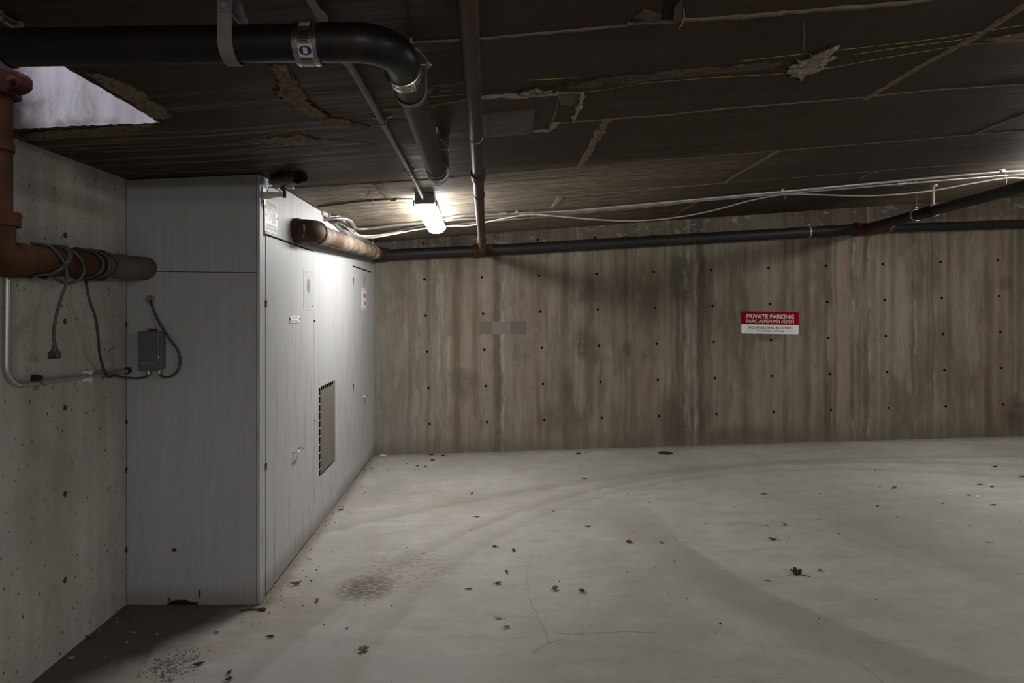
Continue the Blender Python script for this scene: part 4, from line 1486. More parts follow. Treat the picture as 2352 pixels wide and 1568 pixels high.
MB().tube(fillet([P4 - a2 * .05, P4 + a2 * .02, Vector((P4.x + .004, P4.y + .12, P4.z - .02)), P5], .06, 6), .031, 20).build('elbow', 'brown_iron', bp)
MB().tube([P4 - a2 * .055, P4 - a2 * .035, P4 + a2 * .005, P4 + a2 * .02], [.031, .040, .040, .034], 20).build('elbow_hub', 'brown_iron', bp)
for y in (2.35,):
    c = P2.lerp(P3, (y - P2.y) / (P3.y - P2.y))
    loop = [c + Vector((.027 * math.cos(a), 0, .027 * math.sin(a))) for a in [-math.pi * k / 12 for k in range(13)]]
    MB().tube(loop, .0016, 6).build('wire_sling', 'ring_white', bp)

# ------------------------------------------------------------------ drain pipe along the back wall
wp = thing('wall_drain_pipe', (2, YW - .08, H + .72), 'long dark grey drain pipe hung along the top of the back wall', 'pipe')
wq = lambda px, py, off=.082: W(px, py, YW - off)
A, B, Cc, D = wq(868, 586), wq(1110, 575.5), wq(1985, 525.5), wq(2420, 511)
MB().tube([A, B, Cc], .056, 28).build('pipe', 'wall_pipe', wp)
MB().tube([Cc, D + (D - Cc) * .9], .043, 24).build('pipe', 'wall_pipe', wp)
dx = (Cc - B).normalized()
MB().tube([A - dx * .02, A + dx * .11], .066, 28).build('hub', 'rust_dark', wp)
MB().tube([B - dx * .10, B - dx * .065, B - dx * .06, B + dx * .06, B + dx * .065, B + dx * .10], [.068, .068, .062, .062, .068, .068], 28).build('tee', 'rust_dark', wp)
MB().tube([B + Vector((0, -.10, 0)), B], .040, 20).build('tee_branch', 'rust_dark', wp)
MB().tube([Cc - dx * .10, Cc - dx * .06, Cc - dx * .055, Cc + dx * .14, Cc + dx * .15, Cc + dx * .19], [.070, .070, .061, .061, .056, .056], 28).build('wye', 'rust_dark', wp)
# level branch that runs from the wye towards the room
b0 = Cc + dx * .02
b1 = Vector((3.72, 3.60, H + .872))
bdv = (b1 - b0).normalized()
br_ = thing('branch_drain_pipe', b0.lerp(b1, .5), 'dark drain branch running from the wall pipe towards the right-hand edge of the view', 'pipe')
bf = lambda px: next(k / 400 for k in range(400) if CX + F * b0.lerp(b1, k / 400).x / b0.lerp(b1, k / 400).y >= px)
fm = bf(2138)
qc = b0.lerp(b1, fm)
MB().tube([b0, qc], .047, 24).build('pipe', 'wall_pipe', br_)
MB().tube(fillet([qc, b1, b1 + Vector((0, -.02, .5))], .12, 6), .043, 24).build('pipe', 'wall_pipe', br_)
MB().tube([qc - bdv * .05, qc + bdv * .05], .054, 24).build('coupling_band', 'black_iron', br_)
# hangers of the wall pipes: ring, clip and rod
def ring_hanger(label, c, axis, r, top=None, ringmat='ring_white'):
    c, axis = Vector(c), Vector(axis).normalized()
    o = thing('ring_hanger', c, label, 'hanger')
    MB().tube([c - axis * .008, c + axis * .008], r + .004, 28).build('ring', ringmat, o)
    ct = zc(c.x) if top is None else top
    MB().tube([c + Vector((0, 0, r)), Vector((c.x, c.y, ct + .01))], .005, 8).build('rod', 'bracket_dark', o)
    MB().ball(c + Vector((0, 0, r + .02)), .013, 8, 6).build('swivel', ringmat, o)
    return o


k = (wq(1857, 532).x - B.x) / (Cc.x - B.x)
ring_hanger('ring hanger with a rod on the wall pipe, above the parking sign', B.lerp(Cc, k), dx, .056)
ring_hanger('ring hanger with a long rod on the drain branch', b0.lerp(b1, bf(2104)), bdv, .047)
q = b0.lerp(b1, bf(2143))
bh = thing('beam_clip', q + Vector((0, 0, .06)), 'pale bracket clipping the drain branch to the ceiling', 'bracket')
MB().tube([q - bdv * .008, q + bdv * .008], .050, 24).build('ring', 'bracket_dark', bh)
MB().tube([q + Vector((0, 0, .05)), (q.x, q.y, zc(q.x) + .005)], .010, 8).build('stem', 'tie_wire', bh)
MB().tube([(q.x, q.y, zc(q.x) - .015), (q.x, q.y, zc(q.x) + .004)], .030, 12).build('flange', 'tie_wire', bh)
q = wq(2041, 525)
rt = thing('red_fitting', q, 'small orange-red fitting with a white cap on the wall pipe behind the branch', 'fitting')
MB().tube([q + Vector((-.010, -.035, -.034)), q + Vector((.008, -.035, .012))], [.022, .017], 12).build('body', 'red_tag', rt)
MB().tube([q + Vector((.014, -.05, .010)), q + Vector((.018, -.05, .034))], .010, 10).build('cap', 'white_plastic', rt)

# ------------------------------------------------------------------ pipe leaving the closet side
cp = thing('closet_drain_pipe', (-1.07, 4.8, H + .53), 'pale rust-streaked drain pipe leaving the closet through a dark elbow', 'pipe')
c0 = Vector((BX + .098, 3.695, H + .487))
c1 = Vector((BX + .085, YW - .10, H + .580))
MB().tube([c0 + Vector((0, .09, 0)), c1], .062, 28).build('pipe', 'gray_pipe', cp)
arc = fillet([Vector((BX - .01, 3.695, H + .487)), c0, c0 + Vector((0, .115, .002))], .075, 10)
MB().tube(arc, .072, 28).build('elbow', 'rust_dark', cp)
MB().tube([Vector((BX + .0005, 3.695, H + .487)), Vector((BX + .034, 3.695, H + .487))], .0775, 28).build('elbow_hub', 'rust_dark', cp)
MB().tube([c0 + Vector((0, .095, .002)), c0 + Vector((0, .118, .002))], .0770, 28).build('elbow_hub', 'rust_dark', cp)
av = (c1 - c0).normalized()
ring_hanger('thin pale ring hanger round the closet drain pipe near the back wall', c0 + av * 2.12, av, .062)
MB().tube([c1 - av * .25, c1 + av * .03], .069, 28).build('end_hub', 'rust_dark', cp)
# drip of pale paint on the elbow
MB().tube(spline([c0 + Vector((-.022, -.070, .03)), c0 + Vector((-.018, -.0735, -.005)), c0 + Vector((-.022, -.070, -.035)), c0 + Vector((-.034, -.060, -.05))], 5), [.006] * 6 + [.003] * 10, 8).build('paint_drip', 'patch_b', cp)

# ------------------------------------------------------------------ conduits and cables across the ceiling
def ceil_conduit(name, label, pix, r, drop, straps, couplings, mat='emt', fil=None, pre=None, post=None):
    P = [onceil(px, py, drop) for px, py in pix]
    P = (pre or []) + P + (post or [])
    path = fillet(P, fil, 8) if fil else P
    o = thing(name, P[len(P) // 2], label, 'conduit')
    MB().tube(path, r, 12).build('tube', mat, o)
    for px, py in straps:
        q = onceil(px, py, drop)
        MB().ribbon([(q.x, q.y - .035, zc(q.x) + .001), (q.x, q.y - r - .002, zc(q.x) - .004), (q.x, q.y - r, q.z - r * .4), (q.x, q.y, q.z - r - .001), (q.x, q.y + r, q.z - r * .4), (q.x, q.y + r + .002, zc(q.x) + .001)],
                    (1, 0, 0), .022, .003).build('conduit_strap', 'galv', o)
    for px, py in couplings:
        q = onceil(px, py, drop)
        MB().tube([q - Vector((.035, 0, .0025)), q + Vector((.035, 0, .0025))], r + .004, 12).build('coupling', 'galv', o)
    return o


z0c = zc(BX)
ceil_conduit('ceiling_conduit', 'upper bright steel conduit crossing the ceiling from the closet to the far lamp',
             [(905, 517), (960, 512.5), (1010, 503), (1060, 495.5), (1310, 484), (1600, 457.5), (1900, 430), (2160, 406), (2300, 394)], .0125, .017,
             [(1186, 489), (1795, 439.5), (2302, 393.5)], [(1155, 490.5), (1868, 433)], 'emt', .10,
             [Vector((BX - .01, 4.36, z0c - .055)), Vector((-1.03, 4.40, z0c - .035)), Vector((-1.02, 4.60, z0c - .03)), Vector((-1.10, 5.18, z0c - .022))],
             [Vector((4.36, 4.66, zc(4.36) - .018)), Vector((4.50, 4.62, zc(4.5) - .03))])
ceil_conduit('ceiling_conduit', 'lower steel conduit just below the brightest one, carrying the white cable',
             [(880, 536), (1030, 505), (1180, 496), (1310, 488), (1480, 472), (1700, 452), (2000, 427), (2312, 402)], .0105, .013,
             [(1205, 494.5), (1640, 457), (1997, 427.5), (2101, 419)], [(2068, 421.5), (1245, 492)], 'emt', .10, None,
             [Vector((4.50, 4.72, zc(4.50) - .03))])
ceil_conduit('ceiling_conduit', 'short grey conduit running beside the lower one behind the bright lamp',
             [(1010, 520), (1060, 514), (1180, 503), (1330, 490), (1560, 468)], .008, .012, [(1250, 497)], [], 'emt_dirty', .2)
o = thing('wall_conduit', (BX + .02, 4.6, H + .58), 'grey conduit angling down the closet side behind the pale pipe', 'conduit')
MB().tube(fillet([onside(757, 502, .014), onside(768, 512, .014), onside(798, 541, .014), onside(812, 556, .016)], .05, 5), .010, 10).build('tube', 'emt', o)
q = onside(758, 503, .0)
MB().box((BX + .0005, q.y - .05, q.z - .03), (BX + .04, q.y + .05, q.z + .02)).build('box_connector', 'bracket_dark', o, smooth=False, bevel=.003)

cab = thing('white_cable', onceil(1500, 505, .1), 'off-white cable drooping in loops below the ceiling conduits', 'cable')
cp_ = [onside(741, 488, .006), W(757, 496, 4.44), W(772, 498, 4.52), W(783, 504, 4.62), W(797, 522, 4.86), W(815, 538, 5.0), W(838, 545.5, 5.03), W(862, 545, 5.03),
       W(905, 537.5, 5.12), W(960, 527, 5.22), W(1030, 519.5, 5.22), W(1080, 517.5, 5.12), W(1130, 507, 5.06), W(1185, 496.5, 5.0), W(1222, 492, 4.99), W(1275, 496, 4.98), W(1350, 502.5, 4.96),
       W(1430, 507, 4.95), W(1505, 504.5, 4.94), W(1580, 495, 4.93), W(1650, 480, 4.92), W(1725, 460, 4.9), W(1800, 446.5, 4.88), W(1870, 446.5, 4.86), W(1940, 449, 4.84),
       W(2010, 449, 4.82), W(2080, 444.5, 4.80), W(2150, 436, 4.78), W(2230, 421.5, 4.75), W(2308, 409, 4.73), W(2352, 409, 4.74), W(2420, 412, 4.76)]
MB().tube(spline(cp_, 6), .0062, 10).build('sheath', 'white_cable', cab)
for px, py in ((1221, 490), (1802, 445), (2310, 408)):
    d = 4.99 if px < 1300 else (4.88 if px < 2000 else 4.73)
    q = W(px, py, d)
    MB().tube([q + Vector((.006 * math.cos(k * .628), 0, .018 + .026 * math.sin(k * .628))) for k in range(11)], .0018, 6).build('tie', 'tie_wire', cab)
    MB().tube([q, q + Vector((.006, -.004, -.02)), q + Vector((.0, -.004, -.045))], .0018, 6).build('tie_tail', 'tie_wire', cab)
wc = thing('white_cable', onside(770, 490, .05), 'short thick white cable looping out of the closet top beside the conduits', 'cable')
MB().tube(spline([onside(740, 490, .004), W(752, 499, 4.40), W(766, 500, 4.48), W(780, 497, 4.58), W(795, 515, 4.84), W(812, 531, 5.0), W(830, 541, 5.06), W(870, 540, 5.16), W(925, 532, 5.2)], 6), .008, 10).build('sheath', 'white_cable', wc)
path = spline([onside(739, 486, .004), W(748, 490, 4.4), W(758, 494, 4.42)], 8)
MB().tube(path, [.012 + (.002 if k % 2 else 0) for k in range(len(path))], 10).build('armour', 'emt', wc)
for px, py, d in ((776, 506, 4.55), (813, 533, 5.0)):
    q = W(px, py, d)
    MB().tube([q + Vector((0, 0, .02)), q + Vector((.008, -.01, 0)), q + Vector((-.01, -.01, -.035))], .0035, 6).build('tie', 'tie_wire', wc)

# ------------------------------------------------------------------ rusty drain on the left wall
rd = thing('rusty_drain_pipe', (-1.758, 2.15, H + .2), 'rust-brown drain riser with an elbow, running along the left wall into the closet', 'pipe')
ca = Vector((-1.758, 2.150, H + .187))
cbp = Vector((-1.758, BY + .01, H + .217))
cmid = ca.lerp(cbp, .60)
MB().tube([ca + Vector((0, .10, .002)), cmid], .0595, 30).build('pipe', 'rust_iron', rd)
MB().tube([cmid, cbp], .0594, 30).build('pipe', 'bare_pipe', rd)
# bare steel shows at the last stretch
MB().tube([ca + Vector((0, .06, .0)), ca + Vector((0, .135, .002))], [.066, .066], 30).build('elbow_hub', 'rust_iron', rd)
arc = fillet([ca + Vector((0, 0, .16)), ca, ca + Vector((0, .11, 0))], .09, 10)
MB().tube(arc, .067, 30).build('elbow', 'rust_iron', rd)
MB().tube([ca + Vector((0, 0, .115)), ca + Vector((0, 0, .165))], .0815, 30).build('elbow_hub', 'rust_iron', rd)
MB().tube([ca + Vector((0, 0, .15)), ca + Vector((0, 0, 1.25))], .0575, 30).build('riser', 'rust_iron', rd)
MB().tube([ca + Vector((0, 0, .385)), ca + Vector((0, 0, .41))], .0635, 30).build('riser_collar', 'rust_iron', rd)
gz = ca.z + .622
gc = MB().tube([(ca.x, ca.y, gz - .045), (ca.x, ca.y, gz - .04), (ca.x, ca.y, gz + .04), (ca.x, ca.y, gz + .045)], [.078, .085, .085, .078], 8).build('grooved_coupling', 'red_iron', rd, smooth=False, bevel=.004)
MB().prism([(ca.x + .06, ca.y - .03, gz - .036), (ca.x + .105, ca.y - .03, gz - .026), (ca.x + .122, ca.y - .03, gz - .010), (ca.x + .122, ca.y - .03, gz + .022), (ca.x + .108, ca.y - .03, gz + .038), (ca.x + .06, ca.y - .03, gz + .040)],
           (0, .06, 0)).build('coupling_lug', 'red_iron', gc, smooth=False, bevel=.004)
MB().tube([(ca.x + .098, ca.y - .052, gz + .002), (ca.x + .098, ca.y + .04, gz + .002)], .011, 12).build('coupling_bolt', 'rust_dark', gc)

# thin rod behind the riser and the bright conduit down the wall
lc = thing('wall_conduit', onleft(17, 760, .014), 'bright steel conduit bending along the left wall beneath the rusty drain', 'conduit')
cx_ = WX + .0145
k1, k2 = onleft(17.5, 400, .0145), onleft(292, 851, .0145)
kb = Vector((cx_, onleft(15, 880, .0145).y, onleft(44, 884, .0145).z))
MB().tube(fillet([Vector((cx_, kb.y + .012, zc(WX) + .1)), Vector((cx_, kb.y + .008, H + .45)), kb, Vector((cx_, BY - .002, k2.z))], .085, 10), .0117, 16).build('tube', 'emt', lc)
for px, py in ((90, 879), (242, 858)):
    q = onleft(px, py, .0145)
    z = kb.z + (k2.z - kb.z) * (q.y - kb.y) / (BY - kb.y)
    MB().ribbon([(WX + .0015, q.y, z + .032), (WX + .004, q.y, z + .014), (cx_, q.y, z + .0133), (cx_ + .0128, q.y, z), (cx_, q.y, z - .0133), (WX + .004, q.y, z - .014), (WX + .0015, q.y, z - .032)],
                (0, 1, 0), .020, .002).build('conduit_strap', 'hinge', lc)
q = onleft(292, 851, .0145)
MB().tube([(cx_, BY - .02, k2.z), (cx_, BY + .004, k2.z)], .017, 14).build('connector', 'black_iron', lc)

for lab, px, py, nm, m, r, ln in (('black rubber stub on the left wall, above the bend of the conduit', 76, 868, 'rubber_stub', 'black_rubber', .016, .03),
                                 ('white plastic wall plug just above the conduit', 191, 855, 'wall_plug', 'white_plastic', .008, .03),
                                 ('white plastic wall plug just below the conduit', 191, 872, 'wall_plug', 'white_plastic', .010, .03)):
    q = onleft(px, py)
    o = thing(nm, (WX, q.y, q.z), lab, 'plug')
    MB().tube([(WX - .002, q.y, q.z), (WX + ln * .6, q.y, q.z + .001), (WX + ln, q.y, q.z)], [r, r * .9, r * .75], 12).build('shank', m, o)
    if m == 'white_plastic':
        MB().tube([(WX + ln, q.y, q.z), (WX + ln + .008, q.y, q.z)], [r * 1.3, r * 1.3], 12).build('head', m, o)
        MB().box((WX + ln * .2, q.y - .014, q.z - r * .6), (WX + ln * .55, q.y + .014, q.z + r * .5)).build('wing', m, o, smooth=False)
    else:
        MB().tube([(WX + ln, q.y, q.z), (WX + ln + .006, q.y, q.z)], [r * .75, r * .45], 12).build('tip', m, o)

# ------------------------------------------------------------------ switch box on the closet front
q0, q1 = W(316, 851, 3.047), W(365.5, 761, 3.047)
x0, x1, z0, z1 = q0.x, q1.x, q0.z, q1.z
sb = thing('switch_box', ((x0 + x1) / 2, BY, z0), 'dark grey metal switch box on the closet front, below the foam-stuffed hole', 'switch')
MB().box((x0 + .004, 3.058, z0 + .004), (x1 - .003, BY - .0005, z1 - .004)).build('body', 'switchbox_side', sb, smooth=False, bevel=.006)
MB().box((x0, 3.046, z0), (x1, 3.060, z1)).build('cover', 'switchbox', sb, smooth=False, bevel=.004)
MB().box((x1 - .003, 3.062, z0 + .006), (x1 + .004, 3.068, z1 - .010)).build('cover_flange', 'galv', sb, smooth=False)
MB().ball((x1 - .002, 3.044, z0 + .072), .006, 10, 7).build('cover_screw', 'nickel', sb)
MB().box((x0 - .014, 3.075, z0 + .085), (x0 + .004, 3.10, z0 + .120)).build('switch_lever', 'black_rubber', sb, smooth=False, bevel=.002)
MB().box(((x0 + x1) / 2 - .03, 3.09, z1 - .004), ((x0 + x1) / 2 + .005, 3.118, z1 + .012)).build('mounting_ear', 'rust_dark', sb, smooth=False, bevel=.002)
MB().ball(((x0 + x1) / 2 - .016, 3.086, z1 + .004), .004, 8, 6).build('ear_screw', 'nickel', sb)
mb = MB()
rr = random.Random(5)
for k in range(11):
    xx = x0 + .012 + k * .0078
    if k == 0:
        mb.box((xx, 3.0452, z0 + .030), (xx + .003, 3.0462, z0 + .044))
    elif rr.random() < .8:
        mb.box((xx, 3.0452, z0 + .034), (xx + .0028, 3.0462, z0 + .034 + .003 + .003 * rr.random()))
mb.build('stamped_mark', 'silver_mark', sb, smooth=False)
g1, g2 = W(341, 856, 3.085), W(366, 855, 3.085)
for g in (g1, g2):
    MB().tube([(g.x, g.y, z0 + .008), (g.x, g.y, g.z - .006)], .010, 12).build('cable_gland', 'galv', sb)

# green cord wound on the rusty drain
gcord = thing('extension_cord', (-1.70, 2.5, H + .1), 'dark green cord wound round the rusty drain, its plug hanging by the wall', 'cord')
cr = .0058


def onpipe(px, py, r=.0665):
    a, b = (px - CX) / F, (CY - py) / F
    m, n = .0309, .187 - .0309 * 2.15
    A, B_, C_ = a * a + (b - m) ** 2, 2 * (a * 1.758 - (b - m) * n), 1.758 ** 2 + n * n - r * r
    dd = B_ * B_ - 4 * A * C_
    d = (-B_ - math.sqrt(max(0.0, dd))) / (2 * A)
    p = W(px, py, d)
    c = Vector((-1.758, d, H + n + m * d))
    if dd <= 0:                       # just past the edge of the pipe as seen: lay it on the surface
        p = c + (p - c).normalized() * r
    return p


def around(pts):
    # closes the turn behind the pipe between the last and first point
    P_ = [onpipe(*q) for q in pts]
    f = lambda p: math.atan2(p.z - (H + .1205 + .0309 * p.y), p.x + 1.758)
    e, st = P_[-1], P_[0]
    a0, a1 = f(e), f(st) - 2 * math.pi
    while a1 > a0:
        a1 -= 2 * math.pi
    back = []
    for k in range(1, 9):
        u = k / 9
        a, y = a0 + (a1 - a0) * u, e.y + (st.y - e.y) * u
        back.append(Vector((-1.758 + .0665 * math.cos(a), y, H + .1205 + .0309 * y + .0665 * math.sin(a))))
    return spline(P_ + back + [st], 5)


pl_ = W(126, 790, 2.385)
A_ = [(73, 557), (93, 557), (112, 564), (129, 578), (143, 598), (151, 616)]
hang = [onpipe(*q) for q in A_] + [W(154, 637, 2.425), W(151.5, 654, 2.42), W(143, 676, 2.415), W(132, 713, 2.40), W(125, 747, 2.39), W(123.5, 775, 2.385), pl_]
MB().tube(spline(hang, 6), cr, 10).build('drop', 'green_cord', gcord)
for pts in ([(112, 563), (135, 564), (150, 570), (159, 583), (154, 601), (138, 618), (112, 629), (84, 632)],
            [(135, 562), (151, 566), (163, 578), (163, 592), (151, 611), (132, 625), (118, 632)],
            [(188, 572), (213, 577), (230, 590), (237, 604), (233, 620), (216, 634), (200, 638)],
            [(219, 575), (241, 585), (251, 601), (250, 617), (239, 632), (224, 638)],
            [(239, 578), (258, 586), (271, 599), (271, 615), (261, 630), (246, 638)]):
    MB().tube(around(pts), cr, 10).build('coil', 'green_cord', gcord)
loop = [onpipe(151, 568)] + [onpipe(*q, .074) for q in ((172, 580), (187, 598), (193, 616))] + [W(191, 631.5, 2.52), W(180, 644, 2.50), W(160, 650.6, 2.48), W(140, 647, 2.45), W(123, 637, 2.43), onpipe(110, 631)]
MB().tube(spline(loop, 6), cr, 10).build('slack_loop', 'green_cord', gcord)
dn = [onpipe(196, 637), W(197, 645, 2.62), W(199, 655, 2.60), W(206, 690, 2.60), W(219, 728, 2.65), W(225, 770, 2.69), W(229, 812, 2.74), W(236, 840, 2.82), W(245, 861, 2.90)]
rest = [W(252, 866, 2.93), W(262, 862, 2.98), W(285, 866.5, 3.05), W(312, 868.5, 3.08), W(332, 866, 3.085), W(341, 860, 3.085), Vector((g1.x, g1.y, g1.z + .002))]
MB().tube(spline(dn + rest, 6), cr, 10).build('drop', 'green_cord', gcord)
plx = pl_
g = MB()
g.tube([plx + Vector((0, 0, .004)), plx + Vector((0, 0, -.012)), plx + Vector((0, 0, -.030))], [.007, .009, .0165], 14)
pb = g.build('plug_grip', 'plug', gcord)
MB().box(plx + Vector((-.0185, -.014, -.058)), plx + Vector((.0185, .014, -.028))).build('plug_body', 'plug', gcord, smooth=False, bevel=.004)
for k in range(5):
    zz = -.030 - k * .006
    MB().box(plx + Vector((-.0205, -.012, zz - .0035)), plx + Vector((-.0165, .012, zz))).build('plug_rib', 'plug', pb, smooth=False)
MB().box(plx + Vector((.002, -.0155, -.054)), plx + Vector((.012, -.013, -.044))).build('plug_slot', 'black_rubber', pb, smooth=False)
# the cord that comes out of the foam hole and loops into the box
o = thing('power_cable', W(390, 770, 3.08), 'dark green cord looping from the foam-stuffed hole into the switch box', 'cord')
MB().tube(spline([W(346, 688, 3.125), W(348, 700, 3.095), W(356, 722, 3.09), W(372, 752, 3.09), (W(392, 782, 3.09)), W(407, 803, 3.095), W(413.5, 828, 3.095), W(408, 850, 3.09), W(393, 864, 3.085), W(376, 866.5, 3.083), W(367, 859, 3.083), Vector((g2.x, g2.y, g2.z + .002))], 8), cr * 1.05, 10).build('sheath', 'green_cord', o)

# ------------------------------------------------------------------ surveillance camera at the closet corner
sc = thing('security_camera', onside(606, 446, .0), 'bronze-grey bullet camera on an arm at the top of the closet corner', 'camera')
mp = onside(604.5, 446, .0)
MB().box((BX + .0004, mp.y - .022, mp.z - .055), (BX + .006, mp.y + .022, mp.z + .036)).build('mounting_plate', 'arm', sc, smooth=False, bevel=.002)
kn = W(653.5, 446, mp.y)
MB().prism([(BX + .005, mp.y - .011, mp.z - .026), (BX + .03, mp.y - .010, mp.z - .023), (kn.x - .035, mp.y - .008, mp.z - .013), (kn.x, mp.y - .008, mp.z - .013), (kn.x, mp.y - .008, mp.z + .009), (BX + .005, mp.y - .011, mp.z + .011)], (0, .020, 0)).build('arm', 'arm', sc, smooth=False, bevel=.002)
MB().tube([kn + Vector((0, 0, -.021)), kn + Vector((0, 0, -.019)), kn + Vector((0, 0, .022)), kn + Vector((0, 0, .026))], [.007, .0095, .0095, .007], 16).build('knuckle', 'chrome', sc)
cA, cB = W(634, 419, 3.235), W(684, 407, 3.045)
cdv = (cB - cA).normalized()
cm = cA.lerp(cB, .30)
MB().tube([kn + Vector((0, 0, .022)), cm + Vector((.0, 0, -.036))], [.009, .014], 12).build('swivel', 'cctv', sc)
br_c = .0345
bo = MB().tube([cA - cdv * .008, cA, cA + cdv * .012, cB - cdv * .012, cB - cdv * .005], [.020, .029, br_c, br_c, br_c * .96], 24).build('body', 'cctv', sc)
MB().tube([cB - cdv * .010, cB - cdv * .004], br_c * .9, 24).build('front_ring', 'cctv_dark', sc)
MB().tube([cB - cdv * .006, cB - cdv * .002], br_c * .5, 20).build('lens', 'glass_lens', sc)
# sunshield: half shell over the body
sdv = cdv.cross(Vector((0, 0, 1))).normalized()
upv = sdv.cross(cdv).normalized()
mb = MB()
vs, fs = [], []
ns, nl = 16, 6
for i in range(nl + 1):
    p = cA + (cB - cA) * (i / nl) + cdv * (.03 * i / nl - .004 * (1 - i / nl))
    for k in range(ns + 1):
        a = math.radians(-28) + math.radians(236) * k / ns
        for rr_ in (br_c + .003, br_c + .0055):
            vs.append(p + sdv * math.cos(a) * rr_ + upv * math.sin(a) * rr_ * .98)
row = (ns + 1) * 2
for i in range(nl):
    for k in range(ns):
        a = i * row + k * 2
        b = a + row
        fs += [(a, a + 2, b + 2, b), (a + 1, b + 1, b + 3, a + 3)]
    a, b = i * row, (i + 1) * row
    fs += [(a, b, b + 1, a + 1), (a + ns * 2, a + ns * 2 + 1, b + ns * 2 + 1, b + ns * 2)]
for i in (0, nl):
    for k in range(ns):
        a = i * row + k * 2
        fs.append((a, a + 1, a + 3, a + 2))
mb.add(vs, fs)
mb.build('sunshield', 'cctv', sc)
MB().box(cm + Vector((.03, -.02, -.042)), cm + Vector((.062, .0, -.034))).build('shield_bracket', 'arm', sc, smooth=False)
MB().tube(spline([(BX + .022, mp.y - .004, mp.z + .010), (BX + .032, mp.y - .006, mp.z + .034), (BX + .052, mp.y - .006, mp.z + .036), (kn.x - .030, mp.y - .006, mp.z + .020), (kn.x - .016, mp.y - .004, mp.z + .012), (kn.x - .022, mp.y + .004, mp.z + .045)], 6), .0022, 8).build('lead', 'black_rubber', sc)
MB().tube(spline([(BX + .006, mp.y - .012, mp.z - .03), (BX + .010, mp.y - .016, mp.z - .052), (BX + .004, mp.y - .006, mp.z - .066), (BX + .003, mp.y + .006, mp.z - .09), (BX + .0035, mp.y + .008, mp.z - .22)], 6), .003, 8).build('lead', 'black_rubber', sc)

# ------------------------------------------------------------------ leaves, stones and scraps on the floor
def leaf_mesh(kind, L, seed):
    rr = random.Random(seed)
    mb = MB()
    nU, nV = 7, 5
    lob = kind in ('lobed', 'big')
    wid = {'narrow': .22, 'oval': .42, 'lobed': .62, 'big': .70}[kind]
    curl = (.5 + rr.random() * .9) * (1 if kind != 'narrow' else .6)
    fold = .5 + rr.random() * .8
    vs, fs = [], []
    for i in range(nU + 1):
        u = i / nU
        w = wid * math.sin(math.pi * (.06 + .92 * u)) ** .8
        if lob:
            w *= 1 + .38 * math.cos(u * 15 + seed)
        for j in range(nV):
            v = (j / (nV - 1) - .5) * 2
            x = (u - .5)
            y = v * w * .5
            z = abs(v) ** 1.4 * w * .5 * fold + curl * (u - .5) ** 2 * .8 + (rr.random() - .5) * .035
            vs.append(Vector((x, y * (1 - .25 * fold * .5), z)) * L)
    zmin = min(v.z for v in vs)
    for v in vs:
        v.z -= zmin - .0015
    th = Vector((0, 0, .0009))
    n = len(vs)
    top = [v + th for v in vs]
    for i in range(nU):
        for j in range(nV - 1):
            a = i * nV + j
            fs.append((a, a + 1, a + nV + 1, a + nV))
    mb.add(vs + top, fs + [tuple(n + k for k in f[::-1]) for f in fs])
    stem = MB().tube([(-.5 * L, 0, vs[2].z), (-.66 * L, .03 * L, vs[2].z * .8 + .002), (-.82 * L, .02 * L, .003)], .0011, 5)
    return mb, stem


def leaf(px, py, size_px, kind, mat, rot, label, stem=True, group=None, up=0.0):
    q = onfloor(px, py)
    L = size_px * q.y / F
    mb, st = leaf_mesh(kind, L, int(px * 3 + py))
    Rm = Matrix.Rotation(math.radians(rot), 4, 'Z')
    for m_ in (mb, st):
        m_.v = [Rm @ v + q + Vector((0, 0, up)) for v in m_.v]
    o = mb.build('dry_leaf', mat, None, smooth=True, origin=q, weld=False)
    tag(o, label, 'leaf', group)
    if stem:
        st.build('leaf_stem', 'twig', o)
    return o


